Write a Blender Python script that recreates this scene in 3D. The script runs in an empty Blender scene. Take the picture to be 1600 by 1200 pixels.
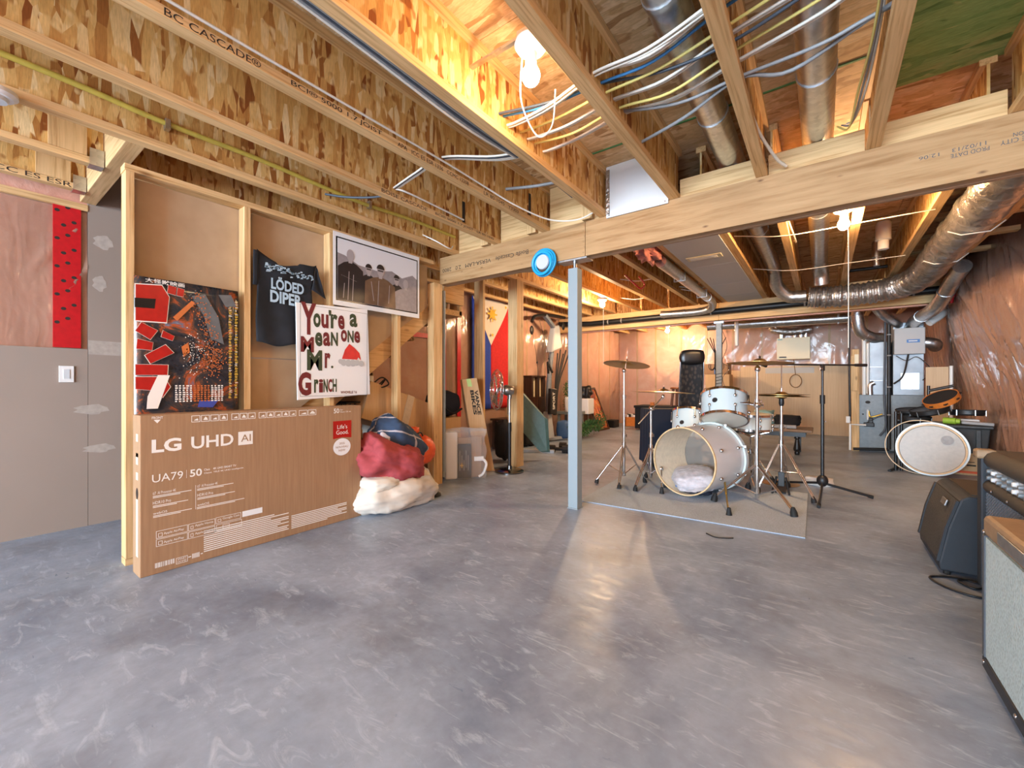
import bpy, math, random
import numpy as np
from mathutils import Vector, Matrix, Euler
random.seed(7)
SC = bpy.context.scene
COL = SC.collection
PI = math.pi

# ---------------------------------------------------------------- camera
cam_d = bpy.data.cameras.new('camera'); cam = bpy.data.objects.new('camera', cam_d); COL.objects.link(cam)
cam_d.sensor_width = 36.0; cam_d.lens = 36.0 * 655 / 1600.0; cam_d.clip_start = 0.02
cam.location = (0, 0, 1.0); cam.rotation_euler = (PI/2, 0, math.atan(484/655.0))
SC.camera = cam
# ---------------------------------------------------------------- world, daylight, exposure
wd = bpy.data.worlds.new('world'); SC.world = wd; wd.use_nodes = True
bg = wd.node_tree.nodes['Background']; bg.inputs[0].default_value = (0.80, 0.90, 1.0, 1); bg.inputs[1].default_value = 1.0
def area(name, loc, rot, sx, sy, power, col):
    d = bpy.data.lights.new(name, 'AREA'); d.shape = 'RECTANGLE'; d.size = sx; d.size_y = sy; d.energy = power; d.color = col
    o = bpy.data.objects.new(name, d); o.location = loc; o.rotation_euler = rot; COL.objects.link(o); return o
# daylight through the unseen window added behind the camera, enlarged to even the light
area('window_daylight', (-1.3, -6.47, 1.35), (PI/2, 0, 0), 5.2, 1.9, 1000, (0.66, 0.83, 1.0))
vs = SC.view_settings; vs.view_transform = 'Standard'; vs.look = 'None'; vs.gamma = 1.0; vs.use_curve_mapping = False
vs.exposure = 0.56
SC.cycles.max_bounces = 10; SC.cycles.diffuse_bounces = 5; SC.cycles.glossy_bounces = 4; SC.cycles.transparent_max_bounces = 12
SC.cycles.sample_clamp_indirect = 6.0; SC.cycles.caustics_reflective = False; SC.cycles.caustics_refractive = False

# ---------------------------------------------------------------- materials
def lin(c):
    return tuple((x/255/12.92 if x/255 <= 0.04045 else ((x/255+0.055)/1.055)**2.4) for x in c[:3]) + (1.0,)
class NT:
    def __init__(s, name):
        s.m = bpy.data.materials.new(name); s.m.use_nodes = True; s.nt = s.m.node_tree
        s.b = s.nt.nodes['Principled BSDF']; s.out = s.nt.nodes['Material Output']
        s.pos = None
    def n(s, t, **kw):
        nd = s.nt.nodes.new(t)
        for k, v in kw.items():
            if k.startswith('i_'): nd.inputs[int(k[2:])].default_value = v
            else: setattr(nd, k, v)
        return nd
    def l(s, a, b): s.nt.links.new(a, b)
    def P(s):
        if s.pos is None: s.pos = s.n('ShaderNodeNewGeometry').outputs['Position']
        return s.pos
    def map(s, scale=(1,1,1), rot=(0,0,0), src=None):
        mp = s.n('ShaderNodeMapping'); mp.inputs['Scale'].default_value = scale; mp.inputs['Rotation'].default_value = rot
        s.l(src or s.P(), mp.inputs['Vector']); return mp.outputs[0]
    def noise(s, vec, scale=5, detail=3, rough=0.5, dist=0):
        nd = s.n('ShaderNodeTexNoise'); s.l(vec, nd.inputs['Vector']); nd.inputs['Scale'].default_value = scale
        nd.inputs['Detail'].default_value = detail; nd.inputs['Roughness'].default_value = rough; nd.inputs['Distortion'].default_value = dist
        return nd.outputs['Fac']
    def vor(s, vec, scale=5, out='Color', feature='F1'):
        nd = s.n('ShaderNodeTexVoronoi'); nd.feature = feature; s.l(vec, nd.inputs['Vector']); nd.inputs['Scale'].default_value = scale
        return nd.outputs[out]
    def ramp(s, fac, stops, interp='LINEAR'):
        r = s.n('ShaderNodeValToRGB'); r.color_ramp.interpolation = interp; e = r.color_ramp.elements
        while len(e) < len(stops): e.new(0.5)
        for k, (p, c) in enumerate(stops): e[k].position = p; e[k].color = lin(c) if not isinstance(c, float) else (c, c, c, 1)
        s.l(fac, r.inputs[0]); return r.outputs[0]
    def mix(s, fac, a, b, blend='MIX'):
        m = s.n('ShaderNodeMix'); m.data_type = 'RGBA'; m.blend_type = blend
        if hasattr(fac, 'links'): s.l(fac, m.inputs['Factor'])
        else: m.inputs['Factor'].default_value = fac
        for sock, v in ((m.inputs[6], a), (m.inputs[7], b)):
            if hasattr(v, 'links'): s.l(v, sock)
            else: sock.default_value = lin(v)
        return m.outputs[2]
    def bump(s, h, strength=0.2, dist=0.01):
        b = s.n('ShaderNodeBump'); b.inputs['Strength'].default_value = strength; b.inputs['Distance'].default_value = dist
        s.l(h, b.inputs['Height']); s.l(b.outputs[0], s.b.inputs['Normal'])
    def color(s, c):
        if hasattr(c, 'links'): s.l(c, s.b.inputs['Base Color'])
        else: s.b.inputs['Base Color'].default_value = lin(c)
    def set(s, rough=0.5, metal=0.0, spec=0.5, coat=0.0, coat_rough=0.1, sheen=0):
        s.b.inputs['Roughness'].default_value = rough; s.b.inputs['Metallic'].default_value = metal
        s.b.inputs['Specular IOR Level'].default_value = spec; s.b.inputs['Coat Weight'].default_value = coat
        s.b.inputs['Coat Roughness'].default_value = coat_rough; s.b.inputs['Sheen Weight'].default_value = sheen
M = {}
def plain(name, c, rough=0.5, metal=0.0, var=0.02, vs=30, bump=0.0, spec=0.5, coat=0.0, emit=0):
    t = NT(name)
    if var:
        d = tuple(max(0, x*(1-var*2)) for x in c); l_ = tuple(min(255, x*(1+var)) for x in c)
        f = t.noise(t.P(), vs, 3); t.color(t.ramp(f, [(0.3, d), (0.7, l_)]))
        if bump: t.bump(f, bump, 0.004)
    else: t.color(c)
    t.set(rough, metal, spec, coat)
    if emit:
        t.b.inputs['Emission Color'].default_value = lin(c); t.b.inputs['Emission Strength'].default_value = emit
    M[name] = t.m; return t.m
def osb(name, plane, tones, rough=0.7):
    t = NT(name)
    if plane == 'yz': s1, s2, r1, r2 = (3, 34, 4.2), (3, 30, 5), (0.45, 0, 0), (-0.5, 0, 0)
    else: s1, s2, r1, r2 = (5, 24, 3), (6, 20, 3), (0, 0, 0.25), (0, 0, -0.35)
    a = t.vor(t.map(s1, r1), 1.0); b = t.vor(t.map(s2, r2), 1.3)
    sel = t.ramp(t.noise(t.P(), 9, 2), [(0.47, 0.0), (0.53, 1.0)])
    bw_a = t.n('ShaderNodeSeparateColor'); t.l(a, bw_a.inputs[0]); bw_b = t.n('ShaderNodeSeparateColor'); t.l(b, bw_b.inputs[0])
    ca = t.ramp(bw_a.outputs[0], [(0, tones[0]), (0.2, tones[1]), (0.5, tones[2]), (0.8, tones[3]), (1, tones[4])])
    cb = t.ramp(bw_b.outputs[0], [(0, tones[0]), (0.2, tones[1]), (0.5, tones[2]), (0.8, tones[3]), (1, tones[4])])
    c = t.mix(sel, ca, cb)
    fine = t.noise(t.map(tuple(q*4 for q in s1), r1), 1.5, 4)
    c = t.mix(0.5, c, t.ramp(fine, [(0.3, (190, 178, 160)), (0.7, (255, 252, 246))]), 'MULTIPLY')
    t.color(c); t.set(rough, spec=0.3); t.bump(bw_a.outputs[1], 0.25, 0.004); M[name] = t.m
osb('osb_web', 'yz', [(146, 82, 34), (206, 150, 80), (226, 180, 108), (238, 198, 130), (250, 226, 176)])
osb('osb_floor', 'xy', [(180, 138, 94), (216, 178, 130), (226, 192, 146), (234, 202, 158), (244, 218, 178)])
osb('osb_green', 'xy', [(96, 130, 72), (134, 172, 104), (152, 186, 116), (168, 196, 124), (184, 194, 128)])
osb('osb_dark', 'yz', [(110, 74, 44), (140, 104, 68), (160, 124, 84), (170, 136, 96), (182, 150, 110)])
def lumber(name, axis, base, dark, knots=True, rough=0.6, ring=26, kn=1.0):
    t = NT(name); s = [ring, ring, ring]; s['xyz'.index(axis)] = 1.1
    g = t.noise(t.map(tuple(s)), 2.2, 5, 0.6, 0.4)
    c = t.ramp(g, [(0.3, dark), (0.5, base), (0.75, tuple(min(255, x+14) for x in base))])
    if knots:
        ks = [5, 5, 5]; ks['xyz'.index(axis)] = 2.2
        k = t.ramp(t.vor(t.map(tuple(ks)), kn, 'Distance'), [(0.02, (105, 62, 30)), (0.10, (255, 255, 255))])
        c = t.mix(0.75, c, k, 'MULTIPLY')
    big = t.noise(t.P(), 1.7, 2)
    c = t.mix(0.35, c, t.ramp(big, [(0.35, (205, 190, 170)), (0.65, (255, 255, 255))]), 'MULTIPLY')
    t.color(c); t.set(rough, spec=0.35); t.bump(g, 0.08, 0.002); M[name] = t.m
for ax in 'xyz':
    lumber('pine_'+ax, ax, (221, 184, 132), (186, 142, 88))
    lumber('flange_'+ax, ax, (230, 190, 134), (198, 150, 94), False, ring=40)
lumber('lvl', 'x', (172, 136, 94), (148, 110, 68), True, ring=14, kn=1.9)
lumber('lvl_under', 'x', (178, 146, 116), (150, 118, 90), False, ring=60)
lumber('dark_wood', 'z', (66, 40, 26), (40, 24, 15), False, 0.4)
lumber('brown_wood', 'z', (120, 70, 38), (84, 46, 24), False, 0.4)
lumber('bench_top', 'x', (140, 112, 84), (104, 80, 58), False, 0.5)
lumber('maple', 'x', (226, 196, 150), (206, 170, 122), False, 0.4, ring=12)
# concrete floor
t = NT('concrete')
a = t.noise(t.P(), 1.3, 6, 0.6, 0.6); b = t.noise(t.map((3, 9, 1), (0, 0, 0.5)), 2.0, 6, 0.7, 1.0); c3 = t.noise(t.P(), 22, 4, 0.6)
col = t.ramp(a, [(0.28, (110, 124, 147)), (0.5, (144, 160, 183)), (0.72, (170, 186, 208))])
col = t.mix(t.ramp(b, [(0.54, 0.0), (0.70, 0.55)]), col, (204, 218, 236))
col = t.mix(t.ramp(t.noise(t.map((2, 2, 1)), 0.8, 5, 0.65), [(0.52, 0.0), (0.72, 0.5)]), col, (104, 104, 108))
col = t.mix(0.3, col, t.ramp(c3, [(0.3, (190, 190, 190)), (0.7, (255, 255, 255))]), 'MULTIPLY')
t.color(col); t.set(0.34, spec=0.45)
rr = t.ramp(b, [(0.3, 0.27), (0.7, 0.5)]); t.l(rr, t.b.inputs['Roughness']); t.bump(b, 0.06, 0.003); M['concrete'] = t.m
# drywall: paper back and mudded face
t = NT('drywall'); p = t.noise(t.P(), 0.9, 3); t.color(t.ramp(p, [(0.3, (146, 133, 122)), (0.7, (156, 142, 131))])); t.set(0.75, spec=0.25); M['drywall'] = t.m
t = NT('drywall_back'); p = t.noise(t.map((60, 3, 3)), 2, 3); t.color(t.ramp(p, [(0.3, (180, 156, 126)), (0.7, (192, 168, 138))])); t.set(0.8, spec=0.2); M['drywall_back'] = t.m
plain('mud', (174, 164, 154), 0.8, var=0.03)
t = NT('tan_board'); p = t.noise(t.map((30, 30, 1)), 2, 3); t.color(t.ramp(p, [(0.3, (208, 180, 146)), (0.7, (218, 192, 158))])); t.set(0.7, spec=0.25); M['tan_board'] = t.m
# pink insulation and the plastic vapour barrier in front of it
t = NT('insulation'); p = t.noise(t.P(), 2.5, 6, 0.65, 0.5)
t.color(t.ramp(p, [(0.25, (222, 160, 136)), (0.5, (240, 184, 160)), (0.75, (250, 212, 190))])); t.set(0.95, spec=0.05); t.bump(p, 0.5, 0.03); M['insulation'] = t.m
plain('insulation_tuft', (214, 140, 132), 0.95, var=0.15, vs=14, bump=0.8)
t = NT('poly'); t.color((244, 206, 184)); t.set(0.5, spec=0.2)
w1 = t.noise(t.map((3, 8, 1.2), (0.5, 0, 0)), 1.3, 2, 0.5, 0.8); w2_ = t.noise(t.map((5, 5, 2)), 2.0, 3, 0.6, 1.0)
wm = t.mix(0.5, w1, w2_); t.bump(wm, 0.32, 0.03)
tr = t.n('ShaderNodeBsdfTransparent'); gl = t.n('ShaderNodeBsdfGlossy'); gl.inputs['Roughness'].default_value = 0.13
bmp = [n for n in t.nt.nodes if n.type == 'BUMP'][0]; t.l(bmp.outputs[0], gl.inputs['Normal'])
ms = t.n('ShaderNodeMixShader'); ms.inputs[0].default_value = 0.28; t.l(tr.outputs[0], ms.inputs[1]); t.l(t.b.outputs[0], ms.inputs[2])
fr_ = t.n('ShaderNodeFresnel'); fr_.inputs[0].default_value = 1.42; t.l(bmp.outputs[0], fr_.inputs['Normal'])
m2 = t.n('ShaderNodeMixShader'); t.l(fr_.outputs[0], m2.inputs[0]); t.l(ms.outputs[0], m2.inputs[1]); t.l(gl.outputs[0], m2.inputs[2]); t.l(m2.outputs[0], t.out.inputs[0]); M['poly'] = t.m
t = NT('clear_plastic'); t.color((225, 230, 235)); t.set(0.12, spec=0.8); w1 = t.noise(t.map((8, 8, 4)), 2.2, 3); t.bump(w1, 0.4, 0.02)
tr = t.n('ShaderNodeBsdfTransparent'); ms = t.n('ShaderNodeMixShader'); ms.inputs[0].default_value = 0.22; t.l(tr.outputs[0], ms.inputs[1]); t.l(t.b.outputs[0], ms.inputs[2]); t.l(ms.outputs[0], t.out.inputs[0]); M['clear_plastic'] = t.m
t = NT('head_film'); t.color((190, 180, 170)); t.set(0.1, spec=0.8)
tr = t.n('ShaderNodeBsdfTransparent'); tr.inputs[0].default_value = (0.75, 0.7, 0.66, 1); ms = t.n('ShaderNodeMixShader'); ms.inputs[0].default_value = 0.4; t.l(tr.outputs[0], ms.inputs[1]); t.l(t.b.outputs[0], ms.inputs[2]); t.l(ms.outputs[0], t.out.inputs[0]); M['head_film'] = t.m
# metals
t = NT('galvanised'); p = t.vor(t.P(), 38); q = t.n('ShaderNodeSeparateColor'); t.l(p, q.inputs[0])
t.color(t.ramp(q.outputs[0], [(0.0, (196, 199, 202)), (1.0, (220, 222, 224))])); t.set(0.34, 1.0); M['galvanised'] = t.m
t = NT('flex_foil'); p = t.noise(t.P(), 16, 4, 0.6, 0.5); t.color(t.ramp(p, [(0.3, (150, 146, 142)), (0.7, (200, 196, 192))])); t.set(0.28, 0.85); t.bump(p, 0.9, 0.02); M['flex_foil'] = t.m
plain('chrome', (222, 222, 224), 0.12, 1.0, 0); plain('steel', (176, 178, 180), 0.3, 1.0, 0.05)
plain('column_paint', (138, 150, 156), 0.5, 0.0, 0.0); plain('column_grey', (150, 158, 162), 0.5)
t = NT('cymbal'); t.set(0.28, 1.0); p = t.noise(t.P(), 60, 2); t.color(t.ramp(p, [(0.3, (188, 146, 84)), (0.7, (208, 170, 108))])); M['cymbal'] = t.m
plain('plenum_metal', (150, 156, 162), 0.5, 0.85, 0.04, 6); plain('fan_chrome', (110, 112, 114), 0.2, 1.0, 0); plain('spare_head', (172, 164, 152), 0.35); plain('lining', (240, 226, 202), 0.5); plain('knob_grey', (128, 136, 142), 0.35)
plain('brass', (205, 165, 80), 0.3, 1.0, 0)
# everyday plain materials
for nm, c, r in (('black_plastic', (24, 25, 27), 0.45), ('black_metal', (26, 27, 29), 0.35), ('rubber', (22, 22, 23), 0.7), ('white_paint', (232, 232, 230), 0.45),
    ('panel_white', (204, 208, 211), 0.5), ('white_pvc', (232, 232, 228), 0.3), ('cable_white', (236, 230, 216), 0.45), ('cable_yellow', (224, 206, 120), 0.45), ('cable_blue', (62, 128, 182), 0.45),
    ('cable_grey', (150, 150, 150), 0.45), ('cable_dark', (70, 78, 88), 0.45), ('gas_yellow', (210, 186, 84), 0.4), ('coil_blue', (30, 160, 220), 0.35), ('tape_red', (196, 26, 36), 0.3),
    ('ink', (40, 34, 30), 0.7), ('ink_blue', (78, 82, 88), 0.7), ('white_ink', (240, 236, 230), 0.6), ('furnace_grey', (128, 138, 144), 0.4), ('humidifier', (186, 186, 186), 0.45),
    ('hrv_cream', (236, 224, 190), 0.45), ('label_blue', (60, 120, 190), 0.4), ('paint_green', (74, 128, 72), 0.7), ('navy', (22, 28, 44), 0.9), ('black_leather', (20, 20, 23), 0.3),
    ('black_fabric', (22, 23, 27), 0.9), ('orange_nylon', (226, 92, 44), 0.45), ('cream_cloth', (228, 220, 204), 0.9), ('red_cloth', (168, 70, 74), 0.9), ('flag_red', (206, 30, 36), 0.8),
    ('flag_blue', (24, 62, 170), 0.8), ('flag_white', (232, 222, 212), 0.8), ('flag_gold', (236, 190, 60), 0.8), ('foam_white', (236, 238, 240), 0.7), ('teal_board', (66, 98, 96), 0.5),
    ('red_print', (178, 34, 28), 0.25), ('photo_pale', (226, 228, 234), 0.35), ('photo_dark', (42, 36, 38), 0.35), ('photo_mid', (150, 144, 148), 0.35), ('photo_brown', (112, 86, 66), 0.35), ('photo_skin', (172, 164, 166), 0.35),
    ('paint_maroon', (112, 34, 38), 0.7), ('paint_olive', (58, 70, 46), 0.7), ('hat_red', (214, 52, 48), 0.6), ('shirt_ink', (178, 206, 226), 0.8), ('drum_white', (214, 228, 230), 0.25),
    ('drum_silver', (236, 234, 232), 0.3), ('drumhead', (214, 206, 192), 0.35), ('coil_label', (186, 188, 190), 0.6), ('amp_cloth', (196, 208, 200), 0.8), ('amp_tan', (150, 122, 92), 0.55), ('amp_black', (34, 40, 48), 0.6), ('amp_brown', (58, 52, 46), 0.7),
    ('green_lime', (150, 190, 60), 0.45), ('tote', (52, 56, 58), 0.4), ('tape_green', (186, 226, 150), 0.35), ('poster_black', (20, 20, 24), 0.25), ('yellow_print', (226, 184, 70), 0.3),
    ('grey_print', (104, 108, 112), 0.25), ('orange_print', (206, 116, 62), 0.3), ('blue_print', (70, 84, 170), 0.3), ('plant', (58, 104, 54), 0.7), ('crate_orange', (206, 120, 48), 0.5), ('box_teal', (150, 196, 200), 0.6),
    ('gym_grey', (120, 130, 142), 0.4), ('gym_silver', (176, 184, 192), 0.35), ('card_brown', (140, 100, 62), 0.7), ('sneaker', (214, 208, 200), 0.7), ('blue_tub', (70, 110, 170), 0.45), ('purple', (150, 70, 120), 0.7), ('wall_grey', (196, 192, 186), 0.8), ('dark_gap', (40, 30, 24), 0.9)):
    plain(nm, c, r, 0.0, 0.0 if sum(c) > 480 else 0.03)
plain('pillow_case', (206, 200, 204), 0.8, var=0.04); plain('quilt', (224, 214, 200), 0.85, var=0.04, vs=8); plain('card_white_tape', (206, 192, 170), 0.5)
plain('gold_glass', (236, 226, 196), 0.2)
t = NT('cardboard'); p = t.noise(t.map((40, 40, 2)), 2, 3); t.color(t.ramp(p, [(0.3, (156, 122, 92)), (0.7, (168, 134, 102))])); t.set(0.7, spec=0.2); M['cardboard'] = t.m
t = NT('cardboard_light'); p = t.noise(t.map((40, 40, 2)), 2, 3); t.color(t.ramp(p, [(0.3, (202, 166, 122)), (0.7, (212, 178, 136))])); t.set(0.7, spec=0.2); M['cardboard_light'] = t.m
t = NT('rug'); p = t.noise(t.P(), 160, 4, 0.7); q = t.noise(t.P(), 3, 3); c = t.ramp(p, [(0.3, (150, 163, 178)), (0.7, (196, 212, 230))]); t.color(t.mix(0.3, c, t.ramp(q, [(0.3, (200, 200, 200)), (0.7, (255, 255, 255))]), 'MULTIPLY')); t.set(0.95, spec=0.1); t.bump(p, 0.6, 0.006); M['rug'] = t.m
t = NT('shirt_cloth'); p = t.noise(t.P(), 7, 3); t.color(t.ramp(p, [(0.3, (18, 20, 24)), (0.7, (34, 38, 46))])); t.set(0.9); M['shirt_cloth'] = t.m
# plaid blanket
t = NT('plaid'); w = t.n('ShaderNodeTexWave'); w.bands_direction = 'X'; w.inputs['Scale'].default_value = 2.6; t.l(t.map((1, 1, 1), (0, 0, 0.5)), w.inputs[0])
w2 = t.n('ShaderNodeTexWave'); w2.bands_direction = 'Z'; w2.inputs['Scale'].default_value = 2.6; t.l(t.map((1, 1, 1), (0.3, 0.3, 0)), w2.inputs[0])
c = t.mix(t.ramp(w.outputs['Fac'], [(0.965, 0.0), (0.985, 0.8)]), (52, 70, 96), (206, 196, 196)); c = t.mix(t.ramp(w2.outputs['Fac'], [(0.965, 0.0), (0.985, 0.8)]), c, (206, 196, 196))
t.color(c); t.set(0.9); M['plaid'] = t.m
# perforated speaker grille and woven cloth
def weave(name, c0, c1, scale, rot, rough=0.6, metal=0.0, axes='yz'):
    t = NT(name); v = t.vor(t.map((scale, scale, scale*0.6), rot), 1.0, 'Distance'); t.color(t.ramp(v, [(0.25, c1), (0.5, c0)])); t.set(rough, metal); t.bump(v, 0.5, 0.003); M[name] = t.m
weave('grille_steel', (150, 166, 178), (34, 38, 44), 46, (0, 0, 0), 0.4, 0.3)
weave('grille_pale', (186, 204, 206), (162, 180, 182), 150, (0, 0, 0), 0.85)
weave('grille_dark', (64, 60, 54), (46, 43, 39), 150, (0, 0, 0), 0.85)
weave('mesh_black', (20, 20, 24), (66, 56, 50), 26, (0, 0, 0), 0.7)
# dark movie-style print
t = NT('poster_print'); p = t.noise(t.P(), 5.0, 6, 0.7, 1.5); c = t.ramp(p, [(0.28, (12, 14, 20)), (0.44, (40, 46, 56)), (0.53, (74, 62, 56)), (0.60, (176, 84, 40)), (0.66, (96, 104, 124)), (0.78, (176, 184, 200))]); t.color(c); t.set(0.2, spec=0.6); M['poster_print'] = t.m
t = NT('icon_print'); p = t.noise(t.P(), 6.0, 5, 0.6, 1.0); t.color(t.ramp(p, [(0.3, (52, 26, 18)), (0.45, (130, 52, 28)), (0.55, (176, 96, 44)), (0.62, (206, 150, 80)), (0.75, (60, 70, 96))])); t.set(0.25); M['icon_print'] = t.m
# glowing bulb glass
def glow(name, c, k):
    t = NT(name); t.color(c); t.b.inputs['Emission Color'].default_value = lin(c); t.b.inputs['Emission Strength'].default_value = k; M[name] = t.m
glow('bulb_glow', (255, 222, 176), 170.0)
glow('bulb_glow_bright', (255, 206, 150), 950.0)
glow('bulb_glow_extra', (255, 206, 140), 550.0)
glow('bulb_glow_soft', (255, 216, 168), 1250.0)

# ---------------------------------------------------------------- mesh builder
RM = {}                                    # root matrix of each thing, to build its parts in world coordinates
class MB:
    def __init__(s): s.v = []; s.f = []
    def add(s, vs, fs):
        o = len(s.v); s.v += [tuple(p) for p in vs]; s.f += [tuple(o+i for i in f) for f in fs]; return s
    def box(s, x0, x1, y0, y1, z0, z1):
        return s.add([(x0,y0,z0),(x1,y0,z0),(x1,y1,z0),(x0,y1,z0),(x0,y0,z1),(x1,y0,z1),(x1,y1,z1),(x0,y1,z1)],
                     [(0,3,2,1),(4,5,6,7),(0,1,5,4),(1,2,6,5),(2,3,7,6),(3,0,4,7)])
    def obox(s, c, size, rot=(0,0,0)):
        R = Euler(rot).to_matrix(); c = Vector(c); h = [q/2 for q in size]
        vs = [c + R @ Vector((sx*h[0], sy*h[1], sz*h[2])) for sz in (-1,1) for sx, sy in ((-1,-1),(1,-1),(1,1),(-1,1))]
        return s.add(vs, [(0,3,2,1),(4,5,6,7),(0,1,5,4),(1,2,6,5),(2,3,7,6),(3,0,4,7)])
    def bar(s, p, q, w, h, up=(0,0,1)):
        p, q = Vector(p), Vector(q); d = (q-p).normalized(); u = Vector(up)
        if abs(d.dot(u)) > 0.95: u = Vector((1,0,0))
        a = d.cross(u).normalized(); b = a.cross(d).normalized()
        vs = [e + a*sx*w/2 + b*sz*h/2 for e in (p, q) for sx, sz in ((-1,-1),(1,-1),(1,1),(-1,1))]
        return s.add(vs, [(0,1,2,3),(7,6,5,4),(0,4,5,1),(1,5,6,2),(2,6,7,3),(3,7,4,0)])
    def tube(s, pts, r, n=8, caps=True):
        pts = [Vector(p) for p in pts]; rs = r if isinstance(r, (list, tuple)) else [r]*len(pts)
        t0 = (pts[1]-pts[0]).normalized(); u = t0.orthogonal().normalized(); vs = []; fs = []
        for i, p in enumerate(pts):
            t_ = (pts[min(i+1, len(pts)-1)] - pts[max(i-1, 0)]).normalized()
            u = (u - t_*u.dot(t_)).normalized(); w = t_.cross(u)
            vs += [p + (u*math.cos(2*PI*k/n) + w*math.sin(2*PI*k/n))*rs[i] for k in range(n)]
        for i in range(len(pts)-1):
            for k in range(n):
                a, b = i*n+k, i*n+(k+1) % n; fs.append((a, b, b+n, a+n))
        if caps: fs += [tuple(range(n-1, -1, -1)), tuple((len(pts)-1)*n+k for k in range(n))]
        return s.add(vs, fs)
    def lathe(s, prof, c=(0,0,0), axis=(0,0,1), n=24, closed=False):
        ax = Vector(axis).normalized(); u = ax.orthogonal().normalized(); w = ax.cross(u); c = Vector(c); vs = []; fs = []
        for r, z in prof: vs += [c + ax*z + (u*math.cos(2*PI*k/n) + w*math.sin(2*PI*k/n))*max(r, 1e-4) for k in range(n)]
        m = len(prof)
        for i in range(m if closed else m-1):
            for k in range(n):
                a, b = i*n+k, i*n+(k+1) % n; j = ((i+1) % m)*n; fs.append((a, b, j+(k+1) % n, j+k))
        return s.add(vs, fs)
    def prism(s, pts, y0, y1):               # outline in x,z extruded along y; y0 is the front
        n = len(pts); vs = [(x, y0, z) for x, z in pts] + [(x, y1, z) for x, z in pts]
        fs = [tuple(range(n)), tuple(range(2*n-1, n-1, -1))] + [(i, i+n, (i+1) % n+n, (i+1) % n) for i in range(n)]
        return s.add(vs, fs)
    def prismx(s, pts, x0, x1):              # outline in y,z extruded along x
        n = len(pts); vs = [(x0, y, z) for y, z in pts] + [(x1, y, z) for y, z in pts]
        return s.add(vs, [tuple(range(n-1, -1, -1)), tuple(range(n, 2*n))] + [(i, (i+1) % n, (i+1) % n+n, i+n) for i in range(n)])
    def prismz(s, pts, z0, z1):
        n = len(pts); vs = [(x, y, z0) for x, y in pts] + [(x, y, z1) for x, y in pts]
        return s.add(vs, [tuple(range(n-1, -1, -1)), tuple(range(n, 2*n))] + [(i, (i+1) % n, (i+1) % n+n, i+n) for i in range(n)])
    def ell(s, c, r, n=14, m=9, rot=(0,0,0), fn=None):
        R = Euler(rot).to_matrix(); c = Vector(c); vs = []; fs = []
        for i in range(m+1):
            th = PI*i/m
            for k in range(n):
                ph = 2*PI*k/n; d = Vector((math.sin(th)*math.cos(ph), math.sin(th)*math.sin(ph), math.cos(th))); g = fn(d) if fn else 1.0
                vs.append(c + R @ Vector((d.x*r[0]*g, d.y*r[1]*g, d.z*r[2]*g)))
        for i in range(m):
            for k in range(n):
                a, b = i*n+k, i*n+(k+1) % n; fs.append((a, a+n, b+n, b))
        return s.add(vs, fs)
    def grid(s, fn, nu, nv):
        vs = [fn(i/nu, j/nv) for j in range(nv+1) for i in range(nu+1)]; w = nu+1
        return s.add(vs, [(j*w+i, j*w+i+1, (j+1)*w+i+1, (j+1)*w+i) for j in range(nv) for i in range(nu)])
    def build(s, name, mat, parent=None, world=False, smooth=None, bevel=0, solid=0, sub=0):
        me = bpy.data.meshes.new(name); vs = s.v
        if world and parent is not None:
            inv = RM[root(parent)].inverted(); vs = [tuple(inv @ Vector(p)) for p in vs]
        me.from_pydata(vs, [], s.f); me.materials.append(M[mat] if isinstance(mat, str) else mat); me.update()
        if smooth is not None:
            me.polygons.foreach_set('use_smooth', [True]*len(me.polygons)); me.set_sharp_from_angle(angle=math.radians(smooth))
        o = bpy.data.objects.new(name, me); COL.objects.link(o)
        if parent is not None: o.parent = parent
        if solid:
            md = o.modifiers.new('thickness', 'SOLIDIFY'); md.thickness = solid
        if bevel:
            md = o.modifiers.new('edge', 'BEVEL'); md.width = bevel; md.segments = 2; md.limit_method = 'ANGLE'
        if sub:
            md = o.modifiers.new('soft', 'SUBSURF'); md.levels = sub; md.render_levels = sub
        return o
def root(o):
    while o.parent is not None: o = o.parent
    return o.name
def thing(name, label, cat, loc=(0,0,0), rotz=0.0, group=None, kind=None):
    o = bpy.data.objects.new(name, None); COL.objects.link(o); o.location = loc; o.rotation_euler = (0, 0, rotz); o.empty_display_size = 0.05
    if kind: o['kind'] = kind
    if label: o['label'] = label
    if cat: o['category'] = cat
    if group: o['group'] = group
    RM[o.name] = Matrix.Translation(Vector(loc)) @ Matrix.Rotation(rotz, 4, 'Z'); return o
def tag(o, label=None, cat=None, group=None, kind=None):
    if label: o['label'] = label
    if cat: o['category'] = cat
    if group: o['group'] = group
    if kind: o['kind'] = kind
    RM[o.name] = Matrix.Identity(4); return o
def plabel(o, s): o['label'] = s; return o
def copy_tree(o, parent=None):
    c = o.copy(); COL.objects.link(c); c.parent = parent
    for ch in list(o.children): copy_tree(ch, c)
    return c
def dup(o, loc, rotz=0.0, label=None):
    c = copy_tree(o); c.location = loc; c.rotation_euler = (0, 0, rotz)
    if label: c['label'] = label
    RM[c.name] = Matrix.Translation(Vector(loc)) @ Matrix.Rotation(rotz, 4, 'Z'); return c
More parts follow.
